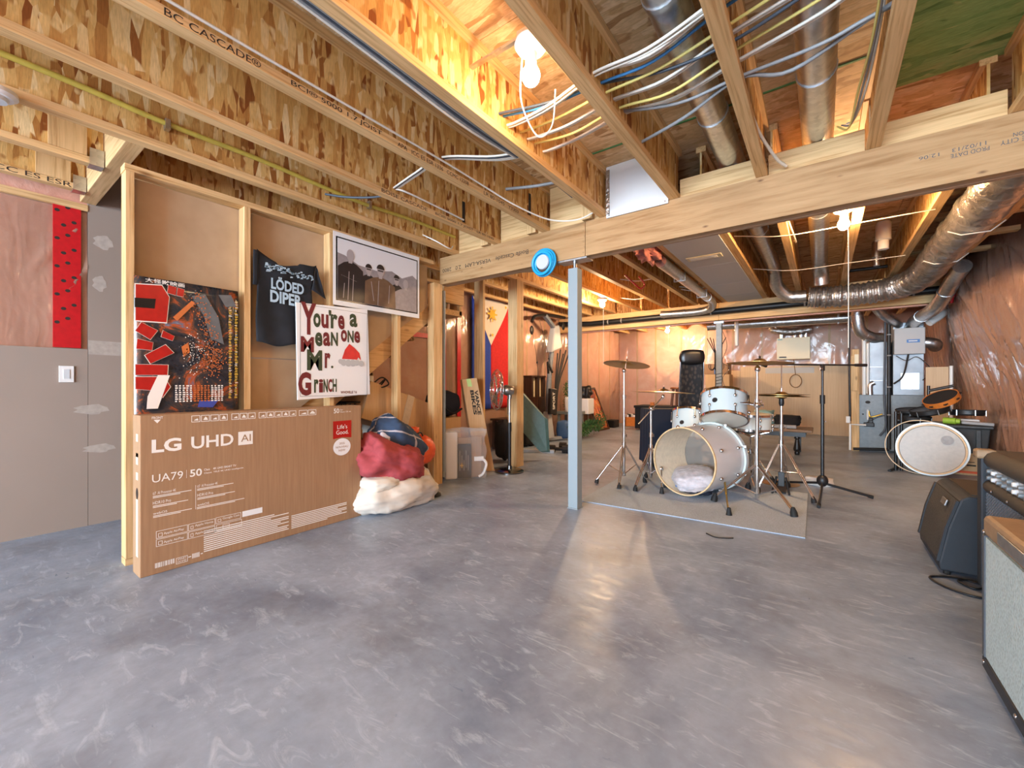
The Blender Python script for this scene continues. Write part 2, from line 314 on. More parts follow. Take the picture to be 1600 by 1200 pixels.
def text(name, body, x0, z0, x1, z1, mat, parent, y=0.0, bold=0.0, flip=False, axis='xz', slope=0.0, world=False, wob=None):
    """flat lettering fitted to a rectangle on the x,z plane of its parent, facing -y"""
    cu = bpy.data.curves.new('lettering', 'FONT'); cu.body = body; cu.size = 1.0; cu.offset = bold; cu.resolution_u = 3
    ob = bpy.data.objects.new('lettering', cu); COL.objects.link(ob)
    dg = bpy.context.evaluated_depsgraph_get(); me = bpy.data.meshes.new_from_object(ob.evaluated_get(dg))
    bpy.data.objects.remove(ob); bpy.data.curves.remove(cu)
    co = np.array([v.co[:2] for v in me.vertices]); mn = co.min(0); mx = co.max(0); u = (co-mn)/np.maximum(mx-mn, 1e-6)
    if flip: u = 1-u
    b = MB(); vs = []
    for (p, q) in u:
        X = x0+(x1-x0)*p; Z = z0+(z1-z0)*q + slope*(x1-x0)*p
        vs.append((X, y, Z) if axis == 'xz' else (X, Z, y))
    b.add(vs, [tuple(pl.vertices) for pl in me.polygons]); bpy.data.meshes.remove(me)
    return b.build(name, mat, parent, world)
def arc(c, r, a0, a1, n, plane='xy', z=0):
    out = []
    for k in range(n+1):
        a = a0+(a1-a0)*k/n; p, q = c[0]+r*math.cos(a), c[1]+r*math.sin(a)
        out.append((p, q, z) if plane == 'xy' else ((p, z, q) if plane == 'xz' else (z, p, q)))
    return out
def curve(pts, n=6):
    """Catmull-Rom through the points"""
    P = [Vector(p) for p in pts]; P = [P[0]*2-P[1]] + P + [P[-1]*2-P[-2]]; out = []
    for i in range(1, len(P)-2):
        for k in range(n):
            t_ = k/n; a, b, c, d = P[i-1], P[i], P[i+1], P[i+2]
            out.append(0.5*((2*b) + (c-a)*t_ + (2*a-5*b+4*c-d)*t_*t_ + (3*b-a-3*c+d)*t_**3))
    out.append(P[-2]); return out

# ================================================================ the setting
def creases(Y, Z, n, seed, amp, wid, y0, y1, z0, z1, ang, spread, length):
    r = np.random.RandomState(seed); H = np.zeros_like(Y)
    for _ in range(n):
        cy, cz = r.uniform(y0, y1), r.uniform(z0, z1); a = ang + r.normal()*spread; L = length*r.uniform(0.4, 1.3); w = wid*r.uniform(0.6, 1.8)
        dy, dz = Y-cy, Z-cz; u = dy*math.cos(a)+dz*math.sin(a); v = -dy*math.sin(a)+dz*math.cos(a)
        H += amp*r.uniform(-1, 1)*np.exp(-(v/w)**2)*np.exp(-(u/L)**2)
    return H
def sheet(name, parent, fixed, u0, u1, z0, z1, axis, nu, nz, n, seed, amp, wid, ang, spread, length, sign):
    U, Z = np.meshgrid(np.linspace(u0, u1, nu+1), np.linspace(z0, z1, nz+1))
    H = creases(U, Z, n, seed, amp, wid, u0, u1, z0, z1, ang, spread, length)
    H += 0.35*amp*np.sin(U*7+np.sin(Z*5)*1.2)*np.cos(Z*3.1+U)
    D = fixed + sign*np.abs(H)
    b = MB(); vs = [((D[j, i], U[j, i], Z[j, i]) if axis == 'x' else (U[j, i], D[j, i], Z[j, i])) for j in range(nz+1) for i in range(nu+1)]
    w = nu+1; flipf = (axis == 'x') == (sign < 0)
    fs = [(j*w+i, j*w+i+1, (j+1)*w+i+1, (j+1)*w+i) for j in range(nz) for i in range(nu)]
    if flipf: fs = [f[::-1] for f in fs]
    b.add(vs, fs); return b.build(name, 'poly', parent, smooth=180)

fl = tag(MB().box(-4.35, 1.66, -6.6, 10.45, -0.12, 0).build('floor', 'concrete'), kind='structure')
ce = tag(MB().box(-4.35, 1.66, -6.6, 10.45, 2.66, 2.72).build('ceiling', 'osb_floor'), kind='structure')
rows = [-5.81, -4.59, -3.37, -2.15, -0.93, 0.29, 1.51, 2.73, 3.11, 4.33, 5.55, 6.77, 7.99, 9.21, 10.43]
for k, (a_, b_) in enumerate(zip([-6.6]+rows[:-1], rows)):
    x = -4.3 - (0.9 if k % 2 else 0.0)
    while x < 1.58:
        x0, x1 = max(x, -4.3), min(x+2.44, 1.6)
        if x1-x0 > 0.05: MB().box(x0+0.002, x1-0.002, a_+0.002, b_-0.002, 2.63+0.002*(k % 2), 2.66).build('subfloor_panel', 'osb_floor', ce)
        x += 2.44
for x0, x1 in ((-1.32, -0.83), (-0.80, -0.31), (-0.28, 0.21)):
    MB().box(x0, x1, 2.722, 2.736, 2.627, 2.632).build('edge_stripe', 'paint_green', ce)
MB().box(0.24, 0.73, 1.86, 3.10, 2.624, 2.629).build('subfloor_panel', 'osb_green', ce)

# left wall: drywall below and beside an open insulated bay, bare insulation under plastic further along
wl = tag(MB().box(-4.35, -4.20, -6.6, 10.45, 0, 2.66).build('wall_left', 'insulation'), kind='structure')
MB().box(-4.20, -4.165, -6.6, 0.60, 0, 1.245).build('drywall_panel', 'drywall', wl)
MB().box(-4.20, -4.165, 0.602, 2.25, 0, 2.60).build('drywall_panel', 'drywall', wl)
sheet('vapor_barrier', wl, -4.185, -1.2, 0.60, 1.245, 2.24, 'x', 60, 36, 40, 3, 0.022, 0.018, 1.35, 0.3, 0.25, 1)
MB().box(-4.20, -4.16, -1.2, 0.60, 2.215, 2.26).build('sill_plate', 'pine_y', wl)
tp = MB().box(-4.178, -4.162, 0.433, 0.566, 1.25, 2.24).build('tape_strip', 'tape_red', wl)
st = MB()
for k in range(9):
    for q in (0, 1):
        z = 1.42 + k*0.095 + (0.03 if q else 0.0); y = 0.452 + q*0.05 + (0.03 if k % 2 else 0)
        st.add([(-4.1612, y+0.013*math.cos(t_*PI/6), z+0.011*math.sin(t_*PI/6)) for t_ in range(12)], [tuple(range(12))])
st.build('stamp', 'ink', tp)
for y, z, ry, rz in ((0.68, 2.02, 0.05, 0.05), (0.66, 1.72, 0.035, 0.055), (0.62, 0.82, 0.085, 0.035), (0.66, 0.54, 0.08, 0.03)):
    pts = [(y+ry*math.cos(k*PI/8)*(1+0.2*math.sin(3*k)), z+rz*math.sin(k*PI/8)*(1+0.15*math.cos(2*k))) for k in range(16)]
    MB().prismx(pts, -4.166, -4.1642).build('joint_compound', 'mud', wl)
MB().prismx([(0.602, 1.21), (1.2, 1.20), (1.2, 1.30), (0.602, 1.31)], -4.166, -4.1643).build('joint_compound', 'mud', wl)
for k, y in enumerate([2.6, 3.2, 3.78, 4.13, 4.9, 5.5, 6.1, 6.7, 7.3, 7.9, 8.5, 9.1, 9.7]):
    MB().box(-4.21, -4.192, y, y+(0.13 if y == 4.13 else 0.038), 0, 2.5).build('wall_stud', 'pine_z', wl)
sheet('vapor_barrier', wl, -4.17, 2.3, 10.28, 0.02, 2.45, 'x', 220, 60, 170, 11, 0.024, 0.018, 1.35, 0.35, 0.35, 1)
for y0, y1, z0, z1 in ((4.03, 4.09, 0.1, 2.25), (4.31, 4.385, 0.1, 2.25), (3.35, 3.85, 1.60, 1.66), (2.35, 2.42, 0.3, 1.0)):
    MB().box(-4.150, -4.146, y0, y1, z0, z1).build('tape_strip', 'tape_red', wl)

# right wall
wr = tag(MB().box(1.52, 1.66, -6.6, 10.45, 0, 2.66).build('wall_right', 'insulation'), kind='structure')
def bulge(y, z):
    ss = lambda a, b, q: (lambda t_: t_*t_*(3-2*t_))(min(max((q-a)/(b-a), 0.0), 1.0))
    return 0.23*ss(0.7, 2.0, z)*ss(4.3, 6.6, y)*(1-0.75*ss(7.3, 8.4, y))
MB().grid(lambda u, v: (1.519-bulge(-0.5+10.7*u, 2.5*v)*0.96, -0.5+10.7*u, 2.5*v), 80, 24).build('insulation_batts', 'insulation', wr, smooth=180)
vb = sheet('vapor_barrier', wr, 1.490, -0.5, 10.2, 0.02, 2.5, 'x', 520, 120, 520, 5, 0.024, 0.014, 1.05, 0.4, 0.36, -1)
for v in vb.data.vertices: v.co.x -= bulge(v.co.y, v.co.z)
for y, z, s_ in ((6.95, 2.22, 0.12), (7.05, 2.08, 0.10), (7.0, 2.35, 0.08), (5.2, 2.45, 0.04), (4.7, 2.45, 0.035)):
    MB().ell((1.46-bulge(y, z), y, z), (0.03, s_*0.5, s_), 10, 7, fn=lambda d: 1+0.3*math.sin(7*d.y+5*d.z)).build('tape_strip', 'tape_red', wr, smooth=60)

# back wall
wb = tag(MB().box(-4.35, 1.66, 10.30, 10.45, 0, 2.66).build('wall_back', 'insulation'), kind='structure')
for x in (-3.71, -3.25, -2.66, -2.11, -1.57, -1.02, -0.45, 0.12, 0.68): MB().box(x-0.02, x+0.02, 10.285, 10.305, 0, 2.5).build('wall_stud', 'pine_z', wb)
sheet('vapor_barrier', wb, 10.272, -4.16, 1.46, 0.02, 2.45, 'y', 160, 60, 110, 21, 0.024, 0.018, 1.2, 0.5, 0.3, -1)
MB().box(-1.42, 0.62, 10.235, 10.26, 0, 1.37).build('drywall_panel', 'tan_board', wb)
MB().box(-2.10, -1.424, 10.235, 10.26, 0, 1.29).build('drywall_panel', 'tan_board', wb)
MB().box(-0.95, -0.12, 10.232, 10.236, 1.22, 1.335).build('joint_compound', 'wall_grey', wb)

# wall behind the camera, with an unseen wide window added for the daylight
wf = thing('wall_front', None, None, (0, 0, 0), kind='structure')
for x0, x1, z0, z1 in ((-4.35, -3.92, 0, 2.66), (1.32, 1.66, 0, 2.66), (-3.92, 1.32, 0, 0.38), (-3.92, 1.32, 2.32, 2.66)):
    MB().box(x0, x1, -6.6, -6.5, z0, z1).build('wall_section', 'drywall', wf)
wn = thing('window_1', None, None, (0, 0, 0), kind='structure')
for x in (-3.92, -2.62, -1.32, -0.02, 1.26): MB().box(x, x+0.06, -6.59, -6.52, 0.38, 2.32).build('window_frame', 'white_paint', wn)
for z in (0.38, 2.26): MB().box(-3.92, 1.32, -6.59, -6.52, z, z+0.06).build('window_frame', 'white_paint', wn)

# ================================================================ joists
def flange_web(L):
    bt = MB().box(-0.031, 0.031, 0, L, 2.27, 2.308); tpf = MB().box(-0.031, 0.031, 0, L, 2.592, 2.629); wb_ = MB().box(-0.006, 0.006, 0, L, 2.306, 2.594)
    return bt, tpf, wb_
GA, GB, GC = 'I-joists in front of the long beam', 'I-joists behind the long beam', 'I-joists over the far end of the room'
def joist(x, y0, y1, label, group, hanger=False):
    t_ = thing('ceiling_joist', label, 'joist', (x, y0, 0), 0, group); a, b, c = flange_web(y1-y0)
    a.build('bottom_flange', 'flange_y', t_, bevel=0.002); b.build('top_flange', 'flange_y', t_); w = c.build('web', 'osb_web', t_)
    if hanger:
        L = y1-y0; h = MB().box(-0.036, 0.036, L-0.06, L+0.0, 2.264, 2.2685).box(-0.038, -0.033, L-0.06, L, 2.264, 2.36).box(0.033, 0.038, L-0.06, L, 2.264, 2.36)
        h.build('joist_hanger', 'galvanised', t_)
        MB().box(0.0065, 0.028, L-0.22, L-0.07, 2.31, 2.59).build('web_stiffener', 'pine_z', t_)
    return t_
plainA = 'engineered I-joist with OSB web resting on the front of the long beam'
JA = {}
for x, lab in ((1.264, plainA), (0.744, plainA), (0.224, plainA), (-0.296, plainA), (-0.816, 'I-joist to the right of the white sheet metal return panel'), (-1.336, 'I-joist with grey cables along its flange beside the bare bulb'),
               (-1.856, 'I-joist stamped with large dark lettering, white cable stapled along it'), (-2.376, 'I-joist with small dark lettering beside the yellow gas pipe'), (-2.896, 'I-joist the round smoke alarm is fixed under, nearest the stud wall')):
    JA[x] = joist(x, -6.45, 3.06, lab, GA)
joist(-3.416, -2.95, 0.555, 'short I-joist hung by a metal hanger from the stair header', 'short joists at the stair header', True)
js = joist(-3.94, -2.95, 0.555, 'short I-joist with printed ICC ES ESR lettering hung from stair header', None, True)
joist(-3.40, 0.645, 3.06, 'I-joist showing its OSB web above the open stud wall', None)
LB2 = {1.12: 'I-joist with short lumber blocks running to the right wall', 0.667: 'I-joist close along the left of the foil flexible duct', 0.22: 'I-joist brightly lit by the bulb fixed beside it', -0.254: 'I-joist running between the two round ducts',
       -0.668: 'I-joist along the edge of the panned strip nearest the round ducts', -1.20: 'I-joist between the panned strip and the slim metal duct', -1.63: 'I-joist next to the pink insulation tuft', -2.09: 'I-joist with the red cable loop hanging next to it', -2.55: 'I-joist that the small glowing bulb is fixed under'}
for x in (1.12, 0.667, 0.22, -0.254, -0.668, -1.20, -1.63, -2.09, -2.55, -3.01, -3.47, -3.93):
    joist(x, 3.085, 7.19, LB2.get(x, 'I-joist behind the long beam over the multi gym corner'), GB)
    joist(x, 7.315, 10.28, 'engineered I-joist over the far end above the back wall', GC)
# stamped lettering, read from the side of the flange
def jtext(x, body, y0, y1, mat='ink', z0=2.274, z1=2.303):
    t_ = JA[x]; b = text('lettering', body, y0+6.45, z0, y1+6.45, z1, mat, t_)
    for v in b.data.vertices: v.co = (0.0318, v.co.x, v.co.z)
jtext(-1.856, 'BC CASCADE\u00ae', 0.45, 0.76); jtext(-1.856, 'BCI\u00ae 5000 1.7 JOIST', 0.88, 1.34); jtext(-1.856, 'APA   ICC ES ESR 1336   CCMC 12208', 1.44, 2.0, z1=2.297); jtext(-1.856, 'LR 80-1045   Y3303', 2.15, 2.55, z1=2.297)
jtext(-2.376, 'BOISE CASCADE', 1.72, 2.12, z1=2.298); jtext(-2.376, 'BCI\u00ae 5000 1.7 JOIST   LR 80-1045', 2.2, 2.9, z1=2.298)
lt = text('lettering', 'ICC ES ESR', 0, 2.274, 0.34, 2.304, 'ink', js)
for v in lt.data.vertices: v.co = (0.0318, v.co.x+3.10, v.co.z)
for x, y in ((-2.376, 2.52), (-1.856, 2.72)):
    s_ = MB().box(0.0062, 0.0066, y+6.45, y+6.485, 2.33, 2.50).build('stamp', 'ink', JA[x])
hd = tag(MB().box(-4.16, -2.93, 0.56, 0.64, 2.27, 2.60).build('stair_header', 'pine_x', bevel=0.003), 'doubled lumber header carrying the short joists at the stair opening', 'header')
# blocking near the right wall
for k, y in enumerate((3.55, 4.15, 4.75, 5.35, 5.95)):
    tag(MB().box(1.152, 1.34, y, y+0.085, 2.30, 2.338).build('blocking', 'pine_x', bevel=0.002), 'short lumber block between last joist and the plastic covered wall', 'blocking', 'blocks beside the right wall')
    tag(MB().box(0.70, 1.088, y+0.05, y+0.135, 2.35, 2.388).build('blocking', 'pine_x', bevel=0.002), 'short lumber block above the foil flexible duct between two joists', 'blocking', 'blocks above the flexible duct')

# ================================================================ beams and columns
bm = thing('main_beam', 'long pale laminated beam with stamped lettering crossing the room', 'beam', (0, 0, 0))
for x0, x1 in ((-3.10, -1.487), (-1.483, 1.47)):
    for k in range(3):
        MB().box(x0, x1, 2.97+k*0.037, 2.97+k*0.037+0.0365, 2.0+0.0006*(k % 2), 2.268).build('beam_ply', 'lvl' if k == 0 else 'lvl_under', bm, bevel=0.0015)
for x0, x1 in ((-0.783, -0.329), (-0.263, 0.191), (0.257, 0.711), (0.777, 1.231)):
    MB().box(x0, x1, 3.00, 3.036, 2.27, 2.402).build('ledger_strip', 'pine_x', bm, bevel=0.002)
for x0, x1 in ((-2.863, -2.409), (-2.343, -1.889), (-1.823, -1.369)):
    MB().box(x0, x1, 3.00, 3.036, 2.27, 2.626).build('blocking_panel', 'pine_x', bm, bevel=0.002)
    MB().box(x1-0.14, x1-0.05, 2.955, 2.998, 2.28, 2.62).build('blocking_stub', 'pine_z', bm, bevel=0.002)
nl = MB()
for k in range(6): nl.lathe([(0, -0.001), (0.005, -0.001), (0.005, 0.001)], (-1.50+0.008*(k % 2), 2.9695, 2.03+k*0.042), (0, -1, 0), 8)
nl.build('nail_heads', 'ink', bm)
def btext(s, x0, z0, x1, z1, flip, mat): text('lettering', s, x0, z0, x1, z1, mat, bm, y=2.9693, flip=flip)
btext('12:06', 0.40, 2.145, 0.475, 2.163, True, 'ink_blue')
btext('PROD DATE', 0.515, 2.120, 0.645, 2.140, True, 'ink_blue'); btext('11/02/13', 0.52, 2.148, 0.635, 2.167, True, 'ink_blue')
btext('WHITE CITY', 0.68, 2.128, 0.83, 2.150, True, 'ink_blue'); btext('OREGON', 0.72, 2.155, 0.81, 2.174, True, 'ink_blue')
btext('Boise Cascade   VERSA-LAM   2.0   2800', -3.06, 2.115, -2.02, 2.152, True, 'ink')
b2 = thing('far_beam', 'second lumber beam across the room above the black drain pipe', 'beam', (0, 0, 0))
for x0, x1 in ((-4.16, -1.30), (-1.296, 1.27)): MB().box(x0, x1, 7.20, 7.31, 2.0, 2.268).build('beam_ply', 'flange_x', b2, bevel=0.002)
MB().box(-4.16, 1.27, 7.31, 7.40, 1.985, 2.02).build('underside_strip', 'insulation', b2)
sc = thing('steel_column', 'square pale grey steel column with screw jack under the long beam', 'column', (-1.605, 3.03, 0))
MB().box(-0.042, 0.042, -0.042, 0.042, 0.006, 1.93).build('tube', 'column_paint', sc, bevel=0.004)
MB().tube([(0, 0, 1.93), (0, 0, 1.985)], 0.016, 10).build('jack_screw', 'steel', sc)
MB().box(-0.13, 0.13, -0.058, 0.058, 1.985, 1.9985).build('top_plate', 'galvanised', sc, bevel=0.001)
MB().box(-0.046, 0.046, -0.046, 0.046, 0.0, 0.006).build('base_plate', 'column_grey', sc)
c2 = thing('steel_column', 'slim grey steel column standing under the far beam beside the coat rack', 'column', (-1.30, 7.26, 0))
MB().box(-0.04, 0.04, -0.04, 0.04, 0.004, 1.95).build('tube', 'column_grey', c2, bevel=0.003)
MB().box(-0.07, 0.07, -0.05, 0.05, 1.95, 1.985).build('top_plate', 'steel', c2)
MB().box(-0.06, 0.06, -0.06, 0.06, 0, 0.004).build('base_plate', 'steel', c2)
cw = MB()
for k in range(5): cw.tube([(-0.045, -0.045, 0.95+k*0.05), (0.045, -0.045, 0.97+k*0.05)], 0.004, 5)
cw.tube(curve([(0.03, -0.05, 1.9), (0.12, -0.06, 1.6), (0.05, -0.05, 1.35), (0.16, -0.06, 1.25), (0.06, -0.05, 1.1), (0.1, -0.05, 0.9)]), 0.004, 5)
cw.build('cord', 'black_plastic', c2)

# ================================================================ open stud wall beside the stairs
ws = thing('wall_stair', None, None, (0, 0, 0), kind='structure')
for y in (0.589, 1.178, 1.775, 2.42):
    MB().box(-3.16, -3.071, y, y+0.038, 0.038, 2.177).build('stud', 'pine_z', ws, bevel=0.002)
for k in range(3): MB().box(-3.16, -3.071, 2.862+k*0.0385, 2.90+k*0.0385, 0, 2.0 if k < 3 else 2.17).build('stud', 'pine_z', ws, bevel=0.002)
MB().box(-3.16, -3.071, 0.585, 2.86, 2.177, 2.215).build('top_plate', 'pine_y', ws, bevel=0.002)
MB().box(-3.158, -3.073, 0.589, 2.46, 0.0, 0.036).build('bottom_plate', 'pine_y', ws)
MB().prismx([(0.63, 0.10), (2.06, 1.172), (2.06, 1.178), (0.63, 1.178)], -3.185, -3.165).build('drywall_panel', 'drywall_back', ws)
MB().prismx([(0.63, 1.184), (2.07, 1.184), (2.86, 1.765), (2.86, 2.175), (0.63, 2.175)], -3.185, -3.165).build('drywall_panel', 'drywall_back', ws)
MB().prismx([(0.80, 0.0), (0.84, 0.0), (3.12, 1.797), (3.12, 1.963), (0.80, 0.225)], -3.228, -3.19).build('stair_stringer', 'pine_y', ws, bevel=0.002)
MB().box(-3.07, -3.05, 0.588, 0.627, 0.0, 0.30).build('dust_stain', 'pine_z', ws) if False else None
for k in range(8):
    y = 1.55+k*0.235; z = 0.55+k*0.176
    MB().box(-4.14, -3.23, y, y+0.016, z, z+0.176).build('stair_riser', 'osb_dark', ws)
    MB().box(-4.14, -3.23, y-0.02, y+0.26, z+0.172, z+0.196).build('stair_tread', 'osb_dark', ws)
# short stud row beyond the beam
w2 = thing('wall_closet', None, None, (0, 0, 0), kind='structure')
MB().box(-3.42, -3.28, 3.85, 3.89, 0, 2.26).build('stud', 'pine_z', w2, bevel=0.002)
for k in range(3): MB().box(-3.075, -2.94, 4.08+k*0.046, 4.08+k*0.046+0.044, 0, 2.26).build('stud', 'pine_z', w2, bevel=0.002)
MB().box(-3.35, -3.20, 3.36, 3.398, 1.75, 2.26).build('header_board', 'pine_z', w2, bevel=0.002)
MB().prism([(-3.62, 1.74), (-3.20, 1.74), (-3.20, 1.80), (-3.62, 1.80)], 3.15, 3.40).build('header_board', 'pine_x', w2, bevel=0.002)
MB().box(-3.21, -3.17, 3.10, 3.40, 1.86, 2.26).build('header_board', 'flange_y', w2, bevel=0.002)
MB().tube([(-3.105, 3.03, 0.05), (-3.105, 3.03, 1.95)], 0.018, 8).build('conduit', 'column_paint', w2, smooth=60)

# ================================================================ bare-bulb lamps
def lamp(label, loc, base_z, arm_to=None, chain=0.5, group=None, s=1.0, loop=False, glass='bulb_glow_bright'):
    x, y, z = loc; t_ = thing('ceiling_lamp', label, 'lamp', (x, y, z), 0, group); dz = base_z-z
    MB().lathe([(0, dz+0.012), (0.066*s, dz+0.012), (0.070*s, dz-0.004), (0.058*s, dz-0.022), (0.040*s, dz-0.030), (0.030*s, dz-0.036), (0, dz-0.036)][::-1], n=24).build('porcelain_base', 'white_paint', t_, smooth=40)
    MB().lathe([(0, 0.052*s), (0.024*s, 0.052*s), (0.026*s, dz-0.034), (0, dz-0.034)], n=16).build('socket', 'white_paint', t_, smooth=40)
    MB().ell((0, 0, 0), (0.039*s, 0.039*s, 0.044*s), 12, 8).lathe([(0.030*s, 0.026*s), (0.020*s, 0.05*s), (0.018*s, 0.058*s)], n=12).build('bulb', glass, t_, smooth=80)
    MB().box(-0.045*s, 0.045*s, -0.045*s, 0.045*s, dz+0.012, dz+0.05).build('junction_box', 'galvanised', t_, bevel=0.003)
    if arm_to is not None: MB().box(min(arm_to-x, -0.0), max(arm_to-x, 0.0), -0.01, 0.01, dz+0.05, dz+0.062).build('hanger_bar', 'galvanised', t_)
    if loop: pts = curve([(-0.03*s, -0.02, dz-0.03), (-0.034, -0.03, -0.08), (-0.01, -0.01, -0.19), (0.03, 0.02, -0.26), (0.075, 0.05, -0.21), (0.085, 0.06, -0.06)], 8)
    else: pts = [(0.028*s, -0.02, dz-0.03), (0.028*s, -0.02, -chain)]
    MB().tube(pts, 0.0035 if loop else 0.003, 6).build('pull_chain', 'cable_white', t_)
    return t_
lamp('bare glowing bulb on white porcelain base between joists with looped string', (-0.99, 1.475, 2.305), 2.435, -1.335, loop=True, glass='bulb_glow')
lamp('bare glowing bulb behind the long beam beside a round duct', (0.135, 4.1, 2.225), 2.345, 0.214, 0.95)
lamp('small glowing bulb under a joist behind the steel column', (-2.62, 5.8, 2.18), 2.252, None, 0.9, glass='bulb_glow_soft')
lamp('distant glowing bulb hanging by the pink back wall', (-2.66, 9.2, 2.14), 2.252, None, 0.35, glass='bulb_glow_soft')
lamp('bare bulb added out of view behind the camera to brighten the ceiling', (0.48, -0.7, 2.22), 2.345, 0.73, 0.5, glass='bulb_glow_extra')  # extra bulb outside the view, added to lift the ceiling light
sm = thing('smoke_alarm', 'round white smoke alarm under the joist nearest the stud wall', 'smoke alarm', (-2.87, 0.125, 2.27))
MB().lathe([(0, 0), (0.07, 0), (0.072, -0.018), (0.058, -0.030), (0, -0.030)], n=28).build('base', 'white_paint', sm, smooth=40)
MB().lathe([(0, -0.030), (0.045, -0.030), (0.04, -0.046), (0, -0.048)], n=24).build('sensor_cap', 'panel_white', sm, smooth=40)

# ================================================================ pipes, cables, ducts
g = thing('gas_pipe', 'yellow gas pipe clipped along the joist above the stud wall', 'pipe', (0, 0, 0))
MB().tube(curve([(-2.872, -2.0, 2.43), (-2.872, 0.1, 2.44), (-2.872, 0.7, 2.42), (-2.872, 1.2, 2.425), (-2.872, 1.9, 2.405), (-2.872, 2.4, 2.43), (-2.872, 2.95, 2.43)]), 0.0145, 10).build('tube', 'gas_yellow', g, smooth=60)
for y in (0.71, 1.98): MB().box(-2.892, -2.852, y, y+0.022, 2.385, 2.44).build('clip', 'galvanised', g)
def cable(pts, mat, label, group, r=0.006, n=6, sub=6):
    return tag(MB().tube(curve(pts, sub), r, n).build('electrical_cable', mat, smooth=80), label, 'cable', group)
LW, GW = 'white electrical cable running through holes in several joists', 'white cables through the joists'
LY, GY = 'pale yellow electrical cable running through the joists near the bulb', 'yellow cables through the joists'
LB, GB_ = 'blue network cable running through the joists near the bulb', 'blue cables through the joists'
LG, GG = 'grey cable running through the joists in front of the beam', 'grey cables through the joists'
H4 = [(1.70, 2.385), (1.763, 2.36), (1.79, 2.372), (1.879, 2.378), (1.954, 2.376), (2.026, 2.384), (2.116, 2.379), (1.735, 2.39)]
H3 = [(1.80, 2.385), (1.70, 2.371), (1.72, 2.384), (1.835, 2.36), (1.924, 2.378), (1.996, 2.374), (2.071, 2.392), (1.78, 2.375)]
H2 = [(1.86, 2.36), (1.62, 2.36), (1.65, 2.375), (1.78, 2.37), (1.83, 2.375), (1.93, 2.37), (2.00, 2.372), (1.70, 2.38)]
mats = ['cable_dark', 'cable_white', 'cable_white', 'cable_yellow', 'cable_white', 'cable_yellow', 'cable_white', 'cable_blue']
for k in range(8):
    m = mats[k]; lab, grp = {'cable_white': (LW, GW), 'cable_yellow': (LY, GY), 'cable_blue': (LB, GB_), 'cable_dark': ('dark blue cable entering a joist beside the bare bulb', None)}[m]
    sag = 0.008*(k % 3)
    pts = [(-1.36, H4[k][0]-0.02, H4[k][1]), (-1.29, H4[k][0], H4[k][1]), (-1.07, (H4[k][0]+H3[k][0])/2, (H4[k][1]+H3[k][1])/2-0.012-sag), (-0.816, H3[k][0], H3[k][1]), (-0.56, (H2[k][0]+H3[k][0])/2+0.01, 2.35-sag), (-0.296, H2[k][0], H2[k][1]), (0.0, H2[k][0]-0.1, 2.355), (0.224, H2[k][0]-0.18, 2.37), (0.9, H2[k][0]-0.3, 2.37)]
    cable(pts, m, lab, grp, 0.007)
    if m == 'cable_white': cable([(p[0]+0.004, p[1]+0.016, p[2]+0.003*(-1)**k) for p in pts], m, lab, grp, 0.006)
cable([(-0.816, 1.74, 2.39), (-0.5, 1.72, 2.36), (-0.296, 1.66, 2.375), (0.2, 1.5, 2.37), (0.9, 1.3, 2.37)], 'cable_blue', LB, GB_)
cable([(-0.86, 2.05, 2.40), (-0.55, 2.08, 2.34), (-0.296, 2.09, 2.36), (0.0, 2.06, 2.345), (0.224, 2.02, 2.36), (0.9, 1.95, 2.37)], 'cable_grey', LG, GG, 0.008)
cable([(-0.85, 2.34, 2.36), (-0.55, 2.20, 2.335), (-0.296, 2.10, 2.36), (-0.1, 2.15, 2.34), (0.224, 2.0, 2.36), (0.9, 1.7, 2.37)], 'cable_grey', LG, GG, 0.009)
cable([(-0.28, 2.4, 2.34), (-0.262, 2.6, 2.33), (-0.21, 2.85, 2.30), (-0.17, 2.96, 2.29)], 'cable_white', 'short white cable slanting down to the beam beside a joist', None, 0.009)
# between the second and third joists on the left of the lamp
for k, (dy, m) in enumerate(((0.0, 'cable_white'), (0.018, 'cable_dark'), (0.036, 'cable_white'), (0.052, 'cable_white'))):
    cable([(-1.335, 2.02+dy, 2.36), (-1.55, 1.93+dy, 2.345), (-1.856, 1.79+dy*0.6, 2.375), (-2.1, 1.80+dy*0.5, 2.36), (-2.39, 1.84+dy*0.5, 2.35)], m, LW if m == 'cable_white' else 'dark cable between white cables through the stamped joist', GW if m == 'cable_white' else None, 0.0065)
cable([(-2.42, 1.84, 2.36), (-2.335, 1.90, 2.34), (-2.33, 2.2, 2.335), (-2.335, 2.5, 2.33)], 'cable_white', 'white cable looping along the joist beside the yellow gas pipe', None, 0.007)
cable([(-2.41, 1.86, 2.33), (-2.55, 1.80, 2.32), (-2.72, 1.70, 2.33), (-2.86, 1.62, 2.36)], 'cable_dark', 'dark blue cable end poking out below a joist by gas pipe', None, 0.008)
cable([(-1.336, 2.55, 2.40), (-1.6, 2.48, 2.395), (-1.85, 2.43, 2.42)], 'cable_grey', LG, GG, 0.011)
for k in range(4):
    cable([(-1.38-0.012*k, 0.0, 2.29), (-1.382-0.012*k, 0.9, 2.286), (-1.385-0.012*k, 1.5, 2.284-0.004*k), (-1.39-0.008*k, 1.95, 2.30)], ('cable_grey', 'cable_dark', 'cable_grey', 'cable_white')[k], 'cable in the grey bundle fastened along one joist flange', 'bundle along the joist', 0.0065)
cable([(-1.392, 1.95, 2.30), (-1.40, 2.2, 2.31), (-1.40, 2.6, 2.30)], 'cable_dark', 'thin dark cable continuing along the joist past the bundle', None, 0.004)
